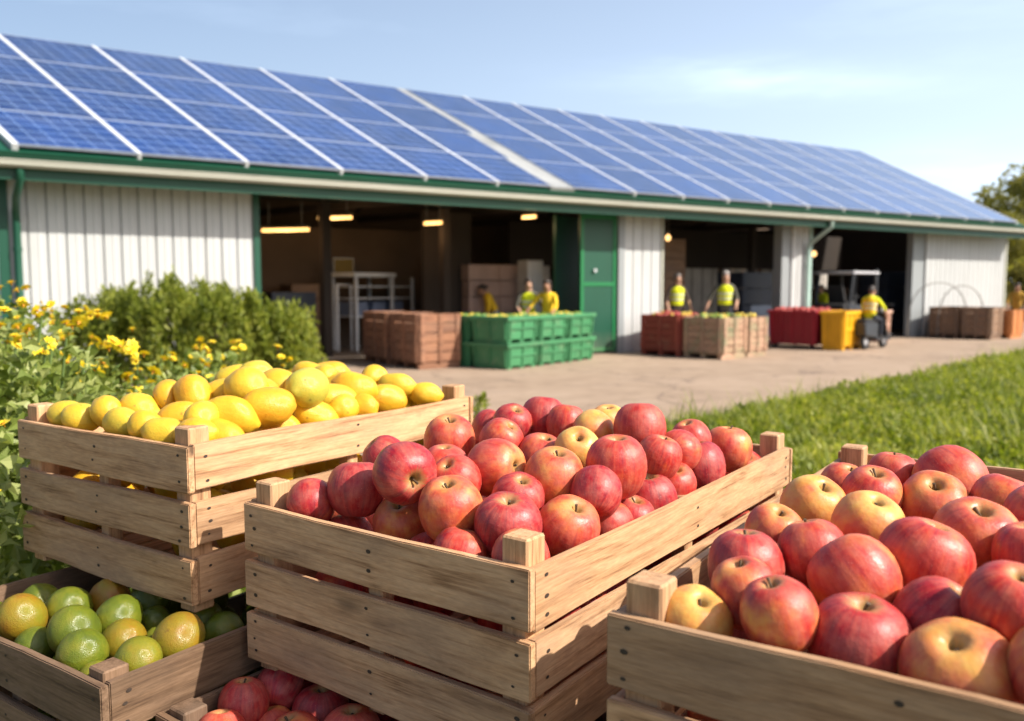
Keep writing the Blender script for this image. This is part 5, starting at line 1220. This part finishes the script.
def lawn_points(n, d0, d1, margin=.17):
    """points on the lawn side of the kerb, denser near the crates"""
    out = []
    while sum(map(len, out)) < n:
        y = d0*(d1/d0)**rg.random(n); x = (rg.random(n)*1.25-.35)*y*.78+.9
        s_ = (x-K0.x)*kn.x+(y-K0.y)*kn.y
        keep = s_ > margin-.05*rg.random(n)
        out.append(np.stack([x, y], 1)[keep])
    return np.concatenate(out)[:n]
def crate_clear(p):
    q = np.hypot(p[:, 0]-.2, p[:, 1]-1.3); return p[q > 1.5]
G1 = crate_clear(lawn_points(150000, 3.2, 24)); o = blades('grass', G1, .06, .25, .007, 6); o['label'] = 'lush green lawn grass right of the kerb'; o['category'] = 'grass'
G2 = crate_clear(lawn_points(7000, 4.5, 20, .3)); o = blades('tall_grass', G2, .24, .42, .005, 16); o['label'] = 'taller grass stems standing out of the lawn'; o['category'] = 'grass'
# low broad-leaved weeds in the lawn
pw = lawn_points(3600, 4.0, 18, .3)
o = leaf_cloud('lawn_weeds', [((x, y, .08+.10*((i*37) % 100)/100), (.09, .09, .07), 20) for i, (x, y) in enumerate(pw)], .055, M['grass'], None, 9, .75, .7, .1)
tag(o, 'broad leaved weeds growing through the lawn grass', 'weeds', None, 'stuff')
pt = atz(478, 424); root = empty('weed_tuft', pt, 0, 'small green weed tuft on the concrete behind the lemon crate', 'plant')
leaf_cloud('foliage', [((0, 0, .14), (.10, .10, .14), 90)], .10, M['leaf_shrub'], root, 4, .35, 1.2); b = MB(); b.tube([(0, 0, 0), (.01, 0, .2)], [.008, .003], 5); b.build('stem', M['stalk'], root)
# rough grass strip by the bushes on the left
gp = np.stack([rg.random(16000)*4.2-5.4, rg.random(16000)*9+.8], 1); gp = gp[(gp[:, 0] < -1.2) & ((gp[:, 0]-K0.x)*kn.x+(gp[:, 1]-K0.y)*kn.y > -9)]
gp = gp[(gp[:, 1] < 8.5-(gp[:, 0]+3)*-.8)]
def in_yard(p):
    v = np.zeros(len(p), bool); n = len(yp); j = n-1
    for i in range(n):
        xi, yi = yp[i]; xj, yj = yp[j]
        c = ((yi > p[:, 1]) != (yj > p[:, 1])) & (p[:, 0] < (xj-xi)*(p[:, 1]-yi)/(yj-yi+1e-9)+xi); v ^= c; j = i
    return v
o = blades('rough_grass', gp[~in_yard(gp)], .06, .18, .006, 8); o['label'] = 'rough grass around the flowering bushes at the left'; o['category'] = 'grass'

# ------------------------------------------------------------------ trees behind the shed's right end
def tree(x, y, h, r_, n, label, seed, size=.34):
    rr = random.Random(seed); root = empty('leafy_tree', (x, y, 0), 0, label, 'tree', 'trees beyond the shed')
    b_ = MB(); b_.tube([(0, 0, 0), (.08, .03, h*.25), (-.05, .05, h*.5), (.05, 0, h*.85)], [.26*h/8, .2*h/8, .14*h/8, .04], 10)
    tips = []
    for k in range(16):
        a = rr.uniform(0, 6.28); z0 = h*rr.uniform(.22, .6); q = r_*rr.uniform(.45, .95); z1 = z0+h*rr.uniform(.1, .34)
        p = Vector((q*math.cos(a), q*math.sin(a), min(z1, h*.94))); tips.append(p)
        b_.tube([(0, 0, z0), (p.x*.5, p.y*.5, z0+(p.z-z0)*.6), p], [.09*h/8, .06*h/8, .02], 6)
    b_.build('trunk', M['bark'], root)
    cl = []
    for p in tips+[Vector((rr.gauss(0, r_*.35), rr.gauss(0, r_*.35), h*rr.uniform(.5, .95))) for _ in range(18)]:
        s_ = r_*rr.uniform(.2, .36); cl.append((tuple(p), (s_, s_, s_*.75), n//34))
    leaf_cloud('crown', cl, size, M['leaf_tree'], root, seed, .6, .2, .2)
TR = [(29.3, 47.0, 8.3, 3.6, 9000, 'olive green tree whose crown rises above the right end of the roof'), (34.5, 50.0, 8.8, 4.2, 8000, 'olive green tree to the right of the tree over the roof end'),
      (24.9, 40.7, 4.4, 2.1, 5200, 'low round tree seen below the eave at the right picture edge'), (20.9, 34.3, 2.5, 1.15, 4200, 'bushy low tree just beyond the right end wall'), (27.5, 44, 5.2, 2.6, 5200, 'mid height olive tree behind the right picture edge')]
for k, t_ in enumerate(TR): tree(*t_, 120+k, .30 if k < 2 else .2)
for k in range(9):
    tree(38+k*9+rnd.uniform(-2, 2), 58+k*3+rnd.uniform(-4, 4), rnd.uniform(6, 9.5), rnd.uniform(3, 4.5), 1500, 'far tree in the row beyond the picture edge to the right', 150+k, .5)
